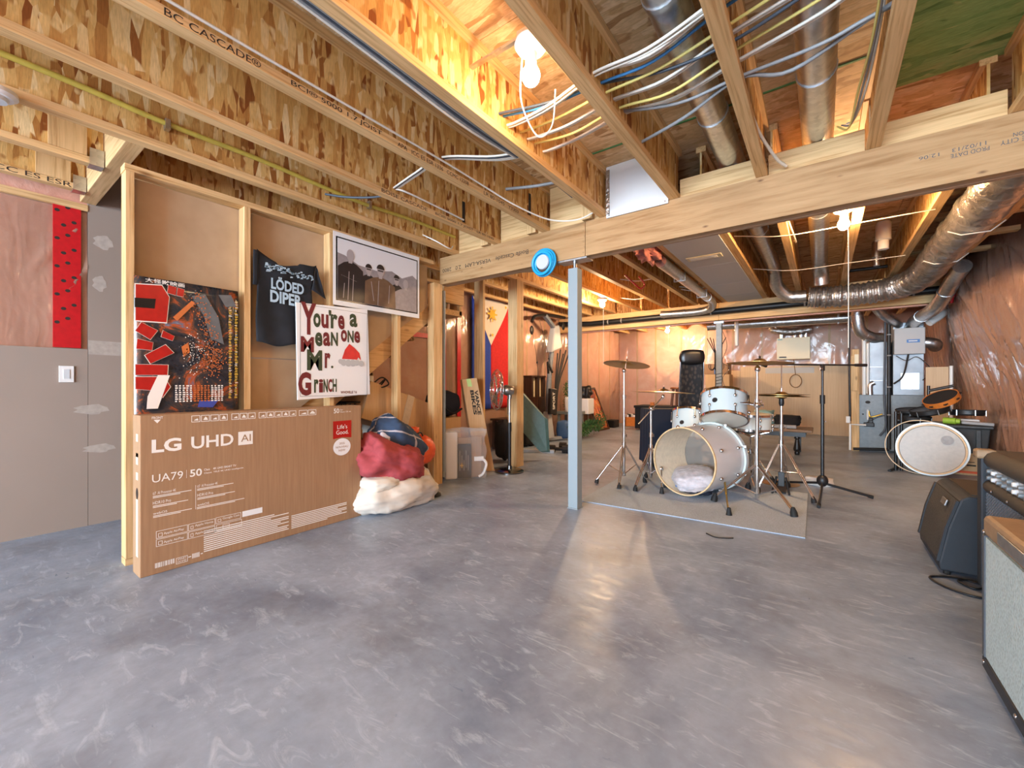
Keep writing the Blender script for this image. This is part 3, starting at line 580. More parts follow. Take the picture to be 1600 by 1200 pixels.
cable([(-1.812, 0.2, 2.322), (-1.812, 0.7, 2.322), (-1.81, 1.15, 2.322), (-1.812, 1.8, 2.326), (-1.80, 2.15, 2.31), (-1.75, 2.42, 2.27), (-1.66, 2.72, 2.245), (-1.50, 2.86, 2.25), (-1.37, 2.93, 2.31)], 'cable_white', 'white cable stapled along the stamped joist then drooping to the beam', None, 0.006)
cable([(-2.92, 2.55, 2.36), (-2.78, 2.62, 2.28), (-2.74, 2.75, 2.24), (-2.80, 2.85, 2.30)], 'cable_white', 'small white cable loop hanging by the end of the stud wall', None, 0.006)
# cables along the joist at the right
for k in range(3):
    cable([(0.175-0.008*k, 1.0, 2.36), (0.18-0.01*k, 2.0, 2.37-0.02*k), (0.165-0.014*k, 2.5, 2.36), (0.14-0.012*k, 2.85, 2.40-0.02*k), (0.11-0.02*k, 2.97, 2.44)], ('cable_white', 'cable_grey', 'cable_yellow')[k], 'thin cable hanging beside the joist above the wires box', 'cables beside the right joist', 0.005)
# blue coil of pipe hanging on the beam
bc = thing('pipe_coil', 'bright blue coil of flexible tubing hung on the beam', 'pipe coil', (-1.84, 2.935, 2.0))
for k, (r, y) in enumerate(((0.105, 0.0), (0.095, -0.018), (0.084, 0.012), (0.088, -0.034), (0.074, -0.015))):
    pts = [(r*math.cos(a), y+0.004*math.sin(2*a), r*math.sin(a)*1.02-0.004*k) for a in [2*PI*i/30 for i in range(31)]]
    MB().tube(pts, 0.012, 8, False).build('loop', 'coil_blue', bc, smooth=80)
MB().lathe([(0, 0.0), (0.062, 0.0), (0.058, -0.012), (0, -0.014)], (0, -0.02, 0.0), (0, 1, 0), 22).build('wrapped_label', 'coil_label', bc, smooth=40)
# white sheet metal return panel between two joists at the beam
rp = thing('return_air_panel', 'white sheet metal panel closing the joist bay above the beam', 'panel', (0, 0, 0))
MB().box(-1.303, -0.849, 2.955, 2.962, 2.245, 2.627).build('sheet', 'panel_white', rp, bevel=0.001)
MB().box(-1.303, -1.275, 2.948, 2.9545, 2.27, 2.60).build('foil_tape', 'flex_foil', rp)
sc_ = MB()
for x in (-1.28, -0.87): sc_.lathe([(0, 0.002), (0.006, 0.002), (0.006, 0)], (x, 2.954, 2.262), (0, -1, 0), 8)
sc_.build('screws', 'steel', rp)
# white panned ceiling strip with a register behind the beam
pn = thing('ceiling_panel', 'grey white panned return strip between joists behind the beam', 'panel', (0, 0, 0))
ys = [3.09, 4.85, 5.85, 6.6, 7.18]
for a_, b_ in zip(ys[:-1], ys[1:]): MB().box(-1.165, -0.702, a_+0.004, b_-0.004, 2.262, 2.269).build('sheet', 'panel_white', pn, bevel=0.001)
rg = MB().box(-1.10, -0.78, 4.42, 4.55, 2.254, 2.261).build('register_frame', 'hrv_cream', pn, bevel=0.002)
for k in range(3): MB().box(-1.07, -0.82, 4.445+k*0.033, 4.462+k*0.033, 2.250, 2.2535).build('slat', 'white_paint', rg)
# round ducts
def duct(name, label, pts, r, mat='galvanised', n=18, bands=(), group=None, sub=5, smooth=70):
    t_ = thing(name, label, 'duct', (0, 0, 0), 0, group)
    MB().tube(curve(pts, sub) if len(pts) > 2 else pts, r, n).build('duct_pipe', mat, t_, smooth=smooth)
    for (p, d) in bands:
        p = Vector(p); d = Vector(d).normalized(); MB().tube([p-d*0.012, p+d*0.012], r+0.004, n).build('collar', mat, t_, smooth=40)
    return t_
duct('round_duct', 'round metal duct between joists, with wire straps, turning under the black pipe', [(-0.48, 0.2, 2.48), (-0.48, 3.2, 2.48), (-0.48, 5.9, 2.46), (-0.48, 6.25, 2.42), (-0.47, 6.45, 2.28), (-0.36, 6.55, 2.15), (-0.24, 6.56, 2.13), (-0.16, 6.56, 2.13)], 0.076,
     bands=[((-0.48, 1.6, 2.48), (0, 1, 0)), ((-0.48, 2.5, 2.48), (0, 1, 0)), ((-0.48, 4.6, 2.475), (0, 1, 0)), ((-0.26, 6.56, 2.135), (1, 0, 0))])
duct('round_duct', 'straight round metal duct between joists dropping behind the lit bulb', [(-0.02, 0.2, 2.48), (-0.02, 3.2, 2.48), (-0.02, 5.7, 2.46), (-0.02, 6.1, 2.44), (-0.01, 6.32, 2.36), (0.0, 6.38, 2.22)], 0.078,
     bands=[((-0.02, 1.5, 2.48), (0, 1, 0)), ((-0.02, 2.45, 2.48), (0, 1, 0)), ((-0.02, 4.4, 2.475), (0, 1, 0))])
fx = thing('flexible_duct', 'thick crinkled foil flexible duct sweeping below the joists', 'duct', (0, 0, 0))
path = curve([(0.87, 3.12, 2.22), (0.87, 4.2, 2.2), (0.87, 5.3, 2.19), (0.86, 6.1, 2.16), (0.74, 6.5, 2.125), (0.45, 6.62, 2.10), (0.1, 6.64, 2.10), (-0.14, 6.63, 2.12)], 24)
MB().tube(path, [0.128+0.010*math.sin(i*1.7)+0.006*math.sin(i*0.6) for i in range(len(path))], 18).build('duct_sleeve', 'flex_foil', fx, smooth=80)
for y in (4.3, 5.2): MB().tube([(0.73, y, 2.1), (0.80, y, 2.06), (0.94, y, 2.06), (1.01, y, 2.12)], 0.004, 5).build('strap', 'cable_white', fx)
sd_ = duct('round_duct', 'slim metal duct running beside the white strip, elbowing left along the beam', [(-1.31, 4.3, 2.235), (-1.31, 6.4, 2.235), (-1.31, 6.75, 2.22), (-1.36, 6.95, 2.16), (-1.55, 7.0, 2.13), (-2.0, 7.0, 2.135), (-2.12, 7.0, 2.14)], 0.056, bands=[((-1.31, 6.45, 2.235), (0, 1, 0)), ((-1.75, 7.0, 2.132), (1, 0, 0)), ((-2.08, 7.0, 2.138), (1, 0, 0))])
for y in (5.0, 6.1): MB().box(-1.37, -1.25, y, y+0.02, 2.175, 2.18).box(-1.374, -1.368, y, y+0.02, 2.175, 2.40).box(-1.252, -1.246, y, y+0.02, 2.175, 2.27).build('strap', 'steel', sd_)
tag(MB().ell((-1.36, 4.05, 2.30), (0.10, 0.28, 0.10), 18, 12, fn=lambda d: 1+0.22*math.sin(9*d.x+4*d.y)+0.18*math.cos(11*d.z+7*d.y)).build('insulation_tuft', 'insulation_tuft', smooth=80), 'pink insulation tuft stuffed around the end of a slim duct', 'insulation')
bp = thing('drain_pipe', 'black plastic drain pipe running along the far beam', 'pipe', (0, 0, 0))
MB().tube([(-3.45, 7.11, 2.115), (1.24, 7.11, 2.135)], 0.046, 14).build('tube', 'black_plastic', bp, smooth=60)
for x in (-3.1, -2.85, -1.4, -0.2, 0.9): MB().tube([(x, 7.11, 2.117+0.004*(x+3.4)), (x+0.02, 7.11, 2.117+0.004*(x+3.4))], 0.0475, 14).build('strap', 'cable_grey', bp)
MB().tube([(-3.45, 7.11, 2.115), (-3.72, 7.10, 2.13), (-4.10, 7.10, 2.16)], 0.046, 14).build('branch', 'black_plastic', bp, smooth=60)
# support wires strung across the second bay
for y in (4.25, 5.6):
    cable([(-0.64, y, 2.34), (-0.25, y, 2.262), (0.22, y, 2.262), (0.66, y, 2.262)], 'cable_white', 'thin white line strung under the joists behind the beam', 'lines strung under the joists', 0.004)
for k, (x0, x1, y, z) in enumerate(((-2.06, -1.66, 5.2, 2.33), (-1.60, -1.24, 6.2, 2.36), (-2.5, -2.12, 6.3, 2.33), (-1.60, -1.24, 6.3, 2.34))):
    cable([(x0, y-0.1, z), ((x0+x1)/2, y, z-0.03), (x1, y+0.1, z)], 'cable_white', 'white cable crossing the dark joist bay behind the beam', 'cables behind the beam', 0.006)
cable([(-1.86, 4.75, 2.28), (-1.86, 5.05, 2.24), (-1.83, 5.2, 2.20), (-1.80, 5.25, 2.26), (-1.78, 5.0, 2.30)], 'tape_red', 'red cable loop hanging below a joist behind the beam', None, 0.010)
cable([(-0.23, 4.3, 2.40), (-0.20, 4.6, 2.34), (-0.20, 4.85, 2.36), (-0.22, 5.0, 2.42)], 'cable_white', 'white cable bowing out beside a joist near second bulb', None, 0.008)
# pipe stub at the left under the beam
tag(MB().tube([(-2.62, 3.18, 2.13), (-2.08, 3.42, 2.13)], 0.055, 16).build('duct_stub', 'galvanised', smooth=60), 'short galvanised duct stub just behind the beam by the blue coil', 'duct')
# flange clips and two plumbing stacks
for k, (x, y, z, r) in enumerate(((0.47, 5.3, 2.42, 0.06), (0.47, 5.9, 2.4, 0.04), (1.02, 5.35, 2.46, 0.09))):
    tag(MB().lathe([(0, 0.12), (r*0.8, 0.12), (r, 0.10), (r, -0.05), (r*0.7, -0.06), (r*0.7, -0.14), (0, -0.14)], (x, y, z), n=18).build('pipe_fitting', 'white_pvc' if k == 0 else 'galvanised', smooth=40), ('white pipe fitting dropping through the subfloor past the lit bulb', 'metal pipe fitting above the foil duct bend', 'dark round vent collar above the flexible duct')[k], 'pipe')
tag(MB().tube([(0.25, 6.75, 2.42), (0.64, 6.75, 2.42)], 0.02, 8).build('water_pipe', 'black_plastic', smooth=60), 'thin dark water pipe crossing between joists above foil duct', 'pipe')
tag(MB().box(0.255, 0.635, 6.95, 6.99, 2.27, 2.31).build('blocking', 'pine_x'), 'lumber block joining two joists above the foil duct bend', 'blocking')

# ================================================================ things along the stud wall (front = local -y)
R90 = PI/2
def rect(b, x0, z0, x1, z1, y): b.add([(x0, y, z0), (x1, y, z0), (x1, y, z1), (x0, y, z1)], [(0, 1, 2, 3)]); return b
def frame(b, x0, z0, x1, z1, w, y):
    rect(b, x0, z0, x1, z0+w, y); rect(b, x0, z1-w, x1, z1, y); rect(b, x0, z0+w, x0+w, z1-w, y); rect(b, x1-w, z0+w, x1, z1-w, y); return b
def poly(b, pts, y): b.add([(x, y, z) for x, z in pts], [tuple(range(len(pts)))]); return b
tv = thing('television_box', 'large flat brown television carton printed in white, leaning by studs', 'box', (-2.815, 0.595, 0), R90)
MB().box(0, 1.285, 0, 0.135, 0, 0.838).build('carton', 'cardboard', tv, bevel=0.004)
F = -0.0012
tx = lambda s_, a, b_, c, d, bold=0.0, mat='white_ink', y=F: text('lettering', s_, a, b_, c, d, mat, tv, y=y, bold=bold)
tx('LG', 0.047, 0.638, 0.174, 0.709, 0.035); tx('UHD', 0.218, 0.638, 0.426, 0.707, 0.02)
ab = MB(); rect(ab, 0.451, 0.632, 0.531, 0.712, F); ab.build('ai_badge', 'white_ink', tv); tx('AI', 0.466, 0.652, 0.519, 0.694, 0.0, 'cardboard', F-0.0008)
tx('UA79', 0.049, 0.483, 0.181, 0.525); tx('50', 0.212, 0.484, 0.268, 0.525, 0.02); tx("Class    4K UHD SMART TV", 0.278, 0.508, 0.44, 0.520, 0.01); tx("Classe  T\u00c9L\u00c9 4K UHD intelligente", 0.278, 0.488, 0.479, 0.501, 0.01)
tx('HDR10 Pro', 0.052, 0.368, 0.128, 0.384); tx('webOS', 0.053, 0.315, 0.112, 0.327); tx('HDR10 Pro', 0.246, 0.368, 0.322, 0.384); tx('webOS', 0.246, 0.315, 0.303, 0.327)
tx('\u03b17  AI Processor 4K', 0.052, 0.419, 0.15, 0.434, 0.0); tx('\u03b17  AI Processor 4K', 0.246, 0.419, 0.345, 0.434)
for s_, a, b_ in (('Apple AirPlay', 0.097, 0.196), ('Apple AirPlay', 0.097, 0.150), ('Apple Home', 0.235, 0.200), ('Apple Home', 0.235, 0.155), ('Google Cast', 0.37, 0.205)): tx(s_, a, b_, a+0.088, b_+0.016)
fp = MB()
for x0, x1, zs in ((0.052, 0.219, (0.409, 0.402)), (0.052, 0.204, (0.358, 0.351)), (0.053, 0.221, (0.306, 0.299)), (0.245, 0.425, (0.409, 0.402)), (0.246, 0.433, (0.358, 0.351)), (0.244, 0.484, (0.306, 0.299))):
    for k, z in enumerate(zs): rect(fp, x0, z, x1-(0.05 if k else 0), z+0.0035, F)
rect(fp, 0.196, 0.482, 0.1975, 0.527, F); rect(fp, 0.2375, 0.30, 0.2395, 0.435, F)
for k in range(11): rect(fp, 0.277, 0.048+k*0.0115, 0.277+(0.47, 0.46, 0.47, 0.40, 0.47, 0.42, 0.47, 0.47, 0.36, 0.47, 0.38)[k], 0.048+k*0.0115+0.0055, F)
for k in range(8): rect(fp, 0.764, 0.045+k*0.0115, 0.764+(0.25, 0.40, 0.36, 0.40, 0.40, 0.33, 0.40, 0.40)[k], 0.045+k*0.0115+0.0055, F)
fp.build('fine_print', 'white_ink', tv)['kind'] = 'stuff'
fr = MB()
for q in ((0.065, 0.186, 0.202, 0.225), (0.205, 0.186, 0.332, 0.225), (0.335, 0.192, 0.466, 0.228), (0.065, 0.143, 0.202, 0.182), (0.205, 0.143, 0.332, 0.182), (0.338, 0.148, 0.47, 0.186), (0.15, 0.022, 0.202, 0.056), (0.074, 0.192, 0.092, 0.212), (0.074, 0.150, 0.092, 0.170), (0.215, 0.194, 0.228, 0.212), (0.215, 0.150, 0.228, 0.170), (0.345, 0.2, 0.362, 0.216), (0.37, 0.156, 0.405, 0.178)): frame(fr, *q, 0.0022, F)
for x0, x1, n in ((0.219, 0.399, 4), (0.415, 0.55, 3), (0.565, 0.799, 5), (0.814, 0.937, 2)):
    for k in range(n):
        a = x0+(x1-x0)*k/n; b_ = x0+(x1-x0)*(k+1)/n-0.004; frame(fr, a, 0.787, b_, 0.824, 0.003, F)
        poly(fr, [(a+0.010, 0.797), (b_-0.008, 0.795), (b_-0.012, 0.808), ((a+b_)/2, 0.816 if k % 2 else 0.804)], F)
poly(fr, [(0.055, 0.812), (0.085, 0.812), (0.070, 0.793)], F)
fr.build('pictogram_frames', 'white_ink', tv)['kind'] = 'stuff'
tx('FRONT', 0.048, 0.816, 0.094, 0.829, 0.01)
bcd = MB(); xx = 0.061
while xx < 0.145: w_ = random.choice((0.0015, 0.003, 0.0045)); rect(bcd, xx, 0.032, xx+w_, 0.058, F); xx += w_+random.choice((0.0015, 0.003))
xx = 0.222
while xx < 0.258: rect(bcd, xx, 0.030, xx+0.0028, 0.056, F); xx += 0.0045
rect(bcd, 0.205, 0.041, 0.218, 0.046, F); rect(bcd, 0.262, 0.041, 0.272, 0.046, F); bcd.build('barcode', 'white_ink', tv)['kind'] = 'stuff'
wt = MB(); rect(wt, 0.473, 0.196, 0.586, 0.230, F); wt.build('white_sticker', 'foam_white', tv)
tx('SMART', 0.157, 0.041, 0.195, 0.051); tx('HOME', 0.157, 0.027, 0.195, 0.037)
tx('50', 1.063, 0.789, 1.105, 0.823, 0.015); tx('Class', 1.11, 0.808, 1.135, 0.818); tx('Classe 126 cm', 1.11, 0.792, 1.198, 0.803)
rs = MB(); poly(rs, [(1.057, 0.604), (1.13, 0.612), (1.202, 0.604), (1.202, 0.732), (1.057, 0.732)], F); plabel(rs.build('red_sticker', 'red_print', tv), 'red square sticker')
tx("Life's", 1.090, 0.674, 1.168, 0.704, 0.0, 'white_ink', F-0.0008); tx('Good.', 1.082, 0.634, 1.178, 0.664, 0.0, 'white_ink', F-0.0008)
ws_ = MB(); poly(ws_, [(1.127+0.069*math.cos(k*PI/16), 0.542+0.062*math.sin(k*PI/16)) for k in range(32)], F-0.0004); plabel(ws_.build('round_sticker', 'foam_white', tv), 'round white sticker')
tx('2025', 1.105, 0.560, 1.147, 0.575, 0, 'cardboard', F-0.001); tx('NOUVEAU', 1.078, 0.535, 1.176, 0.550, 0, 'cardboard', F-0.001); tx('NEW', 1.10, 0.510, 1.153, 0.525, 0, 'cardboard', F-0.001)
hb = MB(); hb.add([(-0.0008, 0.05+0.02*math.cos(k*PI/8), 0.43+0.03*math.sin(k*PI/8)) for k in range(16)], [tuple(range(16))]); hb.build('hand_hole', 'poster_black', tv)
sl = MB()
for z0, z1 in ((0.70, 0.74), (0.58, 0.64), (0.50, 0.54), (0.10, 0.40), (0.62, 0.64)): sl.add([(-0.0008, 0.03, z0), (-0.0008, 0.07, z0), (-0.0008, 0.07, z1), (-0.0008, 0.03, z1)], [(0, 1, 2, 3)])
sl.build('side_print', 'card_white_tape', tv)['kind'] = 'stuff'

# framed-out bay posters
po = thing('wall_poster', 'glossy dark monster film style poster with jagged red blocks', 'poster', (-3.062, 0.622, 0), R90)
MB().grid(lambda u, v: (0.515*u, -0.002-0.006*math.sin(u*PI)*(0.4+v), 0.42+1.183*v), 14, 20).build('sheet', 'poster_print', po, smooth=180, solid=0.001)
Y0 = lambda x: -0.0045-0.0066*math.sin(min(max(x/0.515, 0), 1)*PI)*1.4
def block(pts, k=[0]):
    k[0] += 1; cx = sum(p[0] for p in pts)/len(pts); cz = sum(p[1] for p in pts)/len(pts); pts = [(p[0]-0.622, p[1]) for p in pts]; cx -= 0.622
    o = MB(); poly(o, [(max(0, cx+(x-cx)*1.0), cz+(z-cz)*1.0) for x, z in pts], -0.0165); w_ = o.build('block_outline', 'white_ink', po)
    o = MB(); poly(o, [(cx+(x-cx)*0.95, cz+(z-cz)*0.95) for x, z in pts], -0.0175); o.build('red_block', 'red_print', w_)
block([(0.622, 1.346), (0.764, 1.35), (0.777, 1.505), (0.742, 1.57), (0.622, 1.556)]); block([(0.764, 1.526), (0.805, 1.518), (0.81, 1.568), (0.769, 1.575)]); block([(0.808, 1.518), (0.842, 1.515), (0.847, 1.562), (0.813, 1.568)])
block([(0.622, 1.294), (0.69, 1.248), (0.724, 1.305), (0.649, 1.346)]); block([(0.735, 1.27), (0.79, 1.25), (0.80, 1.28), (0.745, 1.31)]); block([(0.627, 1.194), (0.698, 1.189), (0.703, 1.236), (0.632, 1.253)]); block([(0.688, 1.112), (0.799, 1.182), (0.758, 1.23), (0.662, 1.161)])
block([(0.622, 1.048), (0.769, 1.051), (0.772, 1.112), (0.622, 1.11)]); block([(0.622, 0.971), (0.72, 0.96), (0.745, 0.919), (0.783, 0.983), (0.753, 1.044), (0.622, 1.042)])
wi = MB(); poly(wi, [(0.0, 1.424), (0.086, 1.428), (0.091, 1.484), (0.0, 1.476)], -0.0185); wi.build('block_window', 'poster_black', po)
text('lettering', '\u5927\u602a\u7363\u6620\u753b', 0.045, 1.572, 0.225, 1.597, 'white_ink', po, y=-0.017, bold=0.01)
mk = MB(); mg = MB(); mw = MB(); mo = MB(); mb2 = MB(); rnd = random.Random(3)
for k in range(34):
    z = 1.52-k*0.0185
    for x in (0.455, 0.489):
        for q in range(3): rect(mk if rnd.random() < 0.8 else mw, x+rnd.uniform(0, 0.006), z+q*0.005, x+rnd.uniform(0.012, 0.022), z+q*0.005+0.003, -0.0125)
for r_ in range(8):
    for c_ in range(14): rect(mw if c_ < 5 else (mo if c_ < 10 else mw), 0.18+c_*0.018, 0.985-r_*0.013, 0.18+c_*0.018+rnd.uniform(0.008, 0.014), 0.985-r_*0.013+0.008, -0.0165)
for k in range(260):
    a = rnd.random(); x = 0.27+0.14*a+rnd.gauss(0, 0.022); z = 1.55-0.42*a+rnd.gauss(0, 0.02)
    rect(mo if rnd.random() < 0.6 else mg, x, z, x+0.006, z+0.006, -0.0165)
for k in range(200):
    x = 0.36+rnd.gauss(0, 0.03); z = 1.14+rnd.gauss(0, 0.045); rect(mo, x, z, x+0.005, z+0.006, -0.016)
for k in range(160): x = 0.27+rnd.gauss(0, 0.035); z = 1.18+rnd.gauss(0, 0.06); rect(mg if rnd.random() < .6 else mw, x, z, x+0.005, z+0.005, -0.0165)
poly(mg, [(0.26, 1.53), (0.33, 1.55), (0.40, 1.42), (0.43, 1.25), (0.36, 1.28), (0.32, 1.42)], -0.0145); poly(mg, [(0.40, 1.56), (0.47, 1.57), (0.50, 1.50), (0.44, 1.49)], -0.013)
poly(mb2, [(0.30, 0.90), (0.40, 0.90), (0.37, 0.855), (0.29, 0.86)], -0.0155); poly(mw, [(0.055, 0.93), (0.10, 1.05), (0.155, 1.05), (0.10, 0.86), (0.05, 0.86)], -0.0185)
poly(mo, [(0.21, 1.22), (0.245, 1.25), (0.25, 1.19), (0.22, 1.16)], -0.0165); poly(mo, [(0.17, 1.39), (0.26, 1.50), (0.28, 1.49), (0.19, 1.37)], -0.0160)
for b, n_, mt in ((mk, 'yellow_marks', 'yellow_print'), (mw, 'white_marks', 'white_ink'), (mo, 'orange_marks', 'orange_print'), (mg, 'grey_marks', 'grey_print'), (mb2, 'blue_marks', 'blue_print')): b.build(n_, mt, po)['kind'] = 'stuff'

# black t-shirt nailed between the studs
sh = thing('t_shirt', 'black t-shirt with pale blue hand lettering pinned between the studs', 't-shirt', (-3.062, 1.22, 0), R90)
Lx = [(1.281, 0.026), (1.45, 0.02), (1.66, 0.028), (1.80, 0.03), (1.90, 0.03)]; Rx = [(1.281, 0.416), (1.45, 0.412), (1.70, 0.405), (1.80, 0.425), (1.89, 0.438)]
def lerp(T, z):
    for (a, xa), (b, xb) in zip(T[:-1], T[1:]):
        if z <= b: return xa+(xb-xa)*(z-a)/(b-a)
    return T[-1][1]
def body(u, v):
    top = 1.905-0.045*math.sin(PI*u)**0.7 - (0.012 if 0.3 < u < 0.7 else 0); z = 1.275+0.012*math.cos(u*9)+(top-1.281)*v
    zz = min(max(z, 1.281), 1.89); x = lerp(Lx, zz)+(lerp(Rx, zz)-lerp(Lx, zz))*u
    return (x, -0.006-0.006*math.sin(u*13+v*3)*(1-v*0.7)-0.004*math.sin(u*5-v*8), z)
MB().grid(body, 30, 30).build('shirt_body', 'shirt_cloth', sh, smooth=180, solid=0.003)
MB().grid(lambda u, v: (0.03-0.03*u+0.005*v, -0.010-0.004*math.sin(v*6), 1.665+0.235*v), 3, 8).build('sleeve', 'shirt_cloth', sh, smooth=180, solid=0.003)
MB().grid(lambda u, v: (0.40+0.04*v+u*(0.115-0.115*v*0.95), -0.012-0.006*math.sin(u*5+v*4), 1.70-0.07*u+v*0.19+u*0.02), 8, 8).build('sleeve', 'shirt_cloth', sh, smooth=180, solid=0.003)
text('lettering', 'L\u00d6DED', 0.112, 1.655, 0.338, 1.748, 'shirt_ink', sh, y=-0.0215, bold=0.035, slope=-0.03); text('lettering', 'DIPER', 0.106, 1.565, 0.324, 1.648, 'shirt_ink', sh, y=-0.0215, bold=0.035, slope=-0.04)
sm_ = MB(); rr_ = random.Random(5)
for k in range(60):
    a = rr_.random(); x = 0.07+0.33*a; z = 1.80-0.02*a+rr_.gauss(0, 0.014); w_ = 0.012+0.03*(1-a)*rr_.random()
    poly(sm_, [(x, z), (x+w_, z+0.004), (x+w_*0.9, z+0.012), (x+0.002, z+0.011)], -0.0205)
sm_.build('paint_smear', 'shirt_ink', sh)['kind'] = 'stuff'

# white painted sign
sg = thing('painted_sign', 'white board sign with hand painted maroon and green holiday lettering', 'sign', (-3.015, 1.495, 0), R90)
MB().add([(x, y, z) for y in (-0.004, 0.006) for x, z in ((0.004, 0.886), (0.600, 0.915), (0.575, 1.612), (-0.008, 1.582))], [(0, 1, 2, 3), (7, 6, 5, 4), (0, 4, 5, 1), (1, 5, 6, 2), (2, 6, 7, 3), (3, 7, 4, 0)]).build('board', 'foam_white', sg)
def letters(s_, x0, z0, x1, z1, cols, bold=0.035, slope=0.0, k0=0):
    n = len(s_); w_ = (x1-x0)/n; k = k0
    for i, ch in enumerate(s_):
        small = ch in "'."; hgt = z1-z0
        a, b_ = x0+w_*i, x0+w_*(i+0.92)
        if ch == "'": a, b_, za, zb = x0+w_*(i-0.1), x0+w_*(i+0.16), z1-hgt*0.05, z1+hgt*0.2
        elif ch == '.': a, b_, za, zb = a, a+0.02, z0, z0+0.02
        else: za, zb = z0+slope*(a-x0), z1+slope*(a-x0)
        text('lettering', ch, a-1.495, za, b_-1.495, zb, cols[k % len(cols)], sg, y=-0.0055, bold=bold); k += 1
MO, OM = ('paint_maroon', 'paint_olive'), ('paint_olive', 'paint_maroon')
letters('Y', 1.520, 1.36, 1.645, 1.594, MO); letters('ou', 1.612, 1.42, 1.735, 1.525, OM); text('lettering', "'", 0.236, 1.520, 0.258, 1.562, 'paint_olive', sg, y=-0.0055, bold=0.04); letters('re', 1.748, 1.425, 1.868, 1.535, OM); letters('a', 1.907, 1.455, 1.982, 1.56, OM)
letters('M', 1.520, 1.232, 1.625, 1.345, MO, slope=0); letters('eaN', 1.625, 1.28, 1.812, 1.385, OM, slope=0.1); letters('oNe', 1.832, 1.33, 2.005, 1.425, MO)
letters('M', 1.565, 1.10, 1.69, 1.252, OM); letters('r.', 1.70, 1.12, 1.80, 1.235, MO); letters('G', 1.502, 0.915, 1.605, 1.087, MO, 0.05); letters('riNCH', 1.618, 0.935, 1.80, 1.035, OM, slope=0.03)
text('lettering', "WHOVILLE '16", 0.335, 0.925, 0.476, 0.946, 'paint_maroon', sg, y=-0.0055, bold=0.02)
ht = MB(); poly(ht, [(0.346, 1.196), (0.372, 1.27), (0.41, 1.318), (0.455, 1.29), (0.50, 1.25), (0.515, 1.19), (0.49, 1.215), (0.478, 1.196)], -0.0055); ht.build('painted_hat', 'hat_red', sg)
hb2 = MB()
for q_, (x, z, r_) in enumerate(((0.335, 1.175, 0.02), (0.36, 1.168, 0.026), (0.40, 1.166, 0.028), (0.44, 1.168, 0.028), (0.475, 1.172, 0.024), (0.515, 1.165, 0.024))): poly(hb2, [(x+r_*math.cos(k*PI/6), z+r_*math.sin(k*PI/6)) for k in range(12)], -0.0062-0.0004*q_)
hb2.build('painted_hat_brim', 'coil_label', sg)
bd = MB(); frame(bd, 0.02, 0.91, 0.572, 1.578, 0.0025, -0.0053); bd.build('pencil_border', 'grey_print', sg)

# black and white group photograph
bp_ = thing('photo_poster', 'large black and white group photo poster with white border', 'poster', (-3.045, 1.788, 0), R90)
MB().box(0, 0.862, -0.002, 0.0, 1.617, 2.19).build('sheet', 'foam_white', bp_)
k_ = MB(); rect(k_, 0.022, 1.655, 0.842, 2.155, -0.0028); k_.build('photo_border', 'poster_black', bp_)
k_ = MB(); rect(k_, 0.034, 1.665, 0.832, 2.145, -0.0036); k_.build('photo_sky', 'photo_pale', bp_)
k_ = MB(); poly(k_, [(0.034, 1.665), (0.832, 1.665), (0.832, 1.97), (0.78, 2.00), (0.66, 1.95), (0.55, 1.99), (0.40, 1.96), (0.22, 1.97), (0.10, 2.02), (0.034, 2.03)], -0.0040); k_.build('photo_hills', 'photo_mid', bp_)
def fig(cx, hz, hr, sw, mat, y, hair=True):
    b = MB(); poly(b, [(max(cx-sw*1.05, 0.036), 1.667), (min(cx+sw*1.05, 0.83), 1.667), (min(cx+sw, 0.83), hz-hr*2.5), (cx+sw*0.5, hz-hr*1.55), (cx+hr*0.5, hz-hr*1.25), (cx-hr*0.5, hz-hr*1.25), (cx-sw*0.5, hz-hr*1.55), (max(cx-sw, 0.036), hz-hr*2.5)], y); b.build('photo_coat', mat, bp_)
    b = MB(); poly(b, [(cx+hr*0.8*math.cos(k*PI/9), hz+hr*1.15*math.sin(k*PI/9)) for k in range(18)], y-0.0004); poly(b, [(cx-hr*0.4, hz-hr*1.5), (cx+hr*0.4, hz-hr*1.5), (cx+hr*0.4, hz-hr*0.6), (cx-hr*0.4, hz-hr*0.6)], y-0.0003); b.build('photo_face', 'photo_skin', bp_)
    if hair:
        b = MB(); poly(b, [(cx+hr*0.9*math.cos(k*PI/9), hz+hr*0.35+hr*0.95*math.sin(k*PI/9)) for k in range(10)], y-0.0008); poly(b, [(cx-hr*0.6, hz-0.004), (cx+hr*0.6, hz-0.004), (cx+hr*0.6, hz+0.006), (cx-hr*0.6, hz+0.006)], y-0.0009); b.build('photo_hair', 'photo_dark', bp_)
fig(0.315, 1.955, 0.036, 0.085, 'photo_dark', -0.0044); fig(0.60, 1.925, 0.034, 0.08, 'photo_dark', -0.0044); fig(0.70, 1.905, 0.036, 0.125, 'photo_mid', -0.0055, False); fig(0.145, 2.03, 0.042, 0.115, 'photo_dark', -0.0060, False); fig(0.43, 1.965, 0.044, 0.15, 'photo_brown', -0.0066)
ln = MB()
for x0, z0, x1, z1 in ((0.40, 1.67, 0.41, 1.88), (0.335, 1.86, 0.36, 1.70), (0.52, 1.86, 0.51, 1.70), (0.12, 1.67, 0.13, 1.90), (0.06, 1.86, 0.2, 1.83), (0.16, 1.67, 0.17, 1.88), (0.08, 1.68, 0.09, 1.8)): poly(ln, [(x0, z0), (x0+0.005, z0), (x1+0.005, z1), (x1, z1)], -0.0074)
ln.build('photo_lines', 'photo_skin', bp_)
sw_ = thing('light_switch', 'white rocker light switch plate on the drywall', 'light switch', (-4.163, 0.46, 1.012), R90)
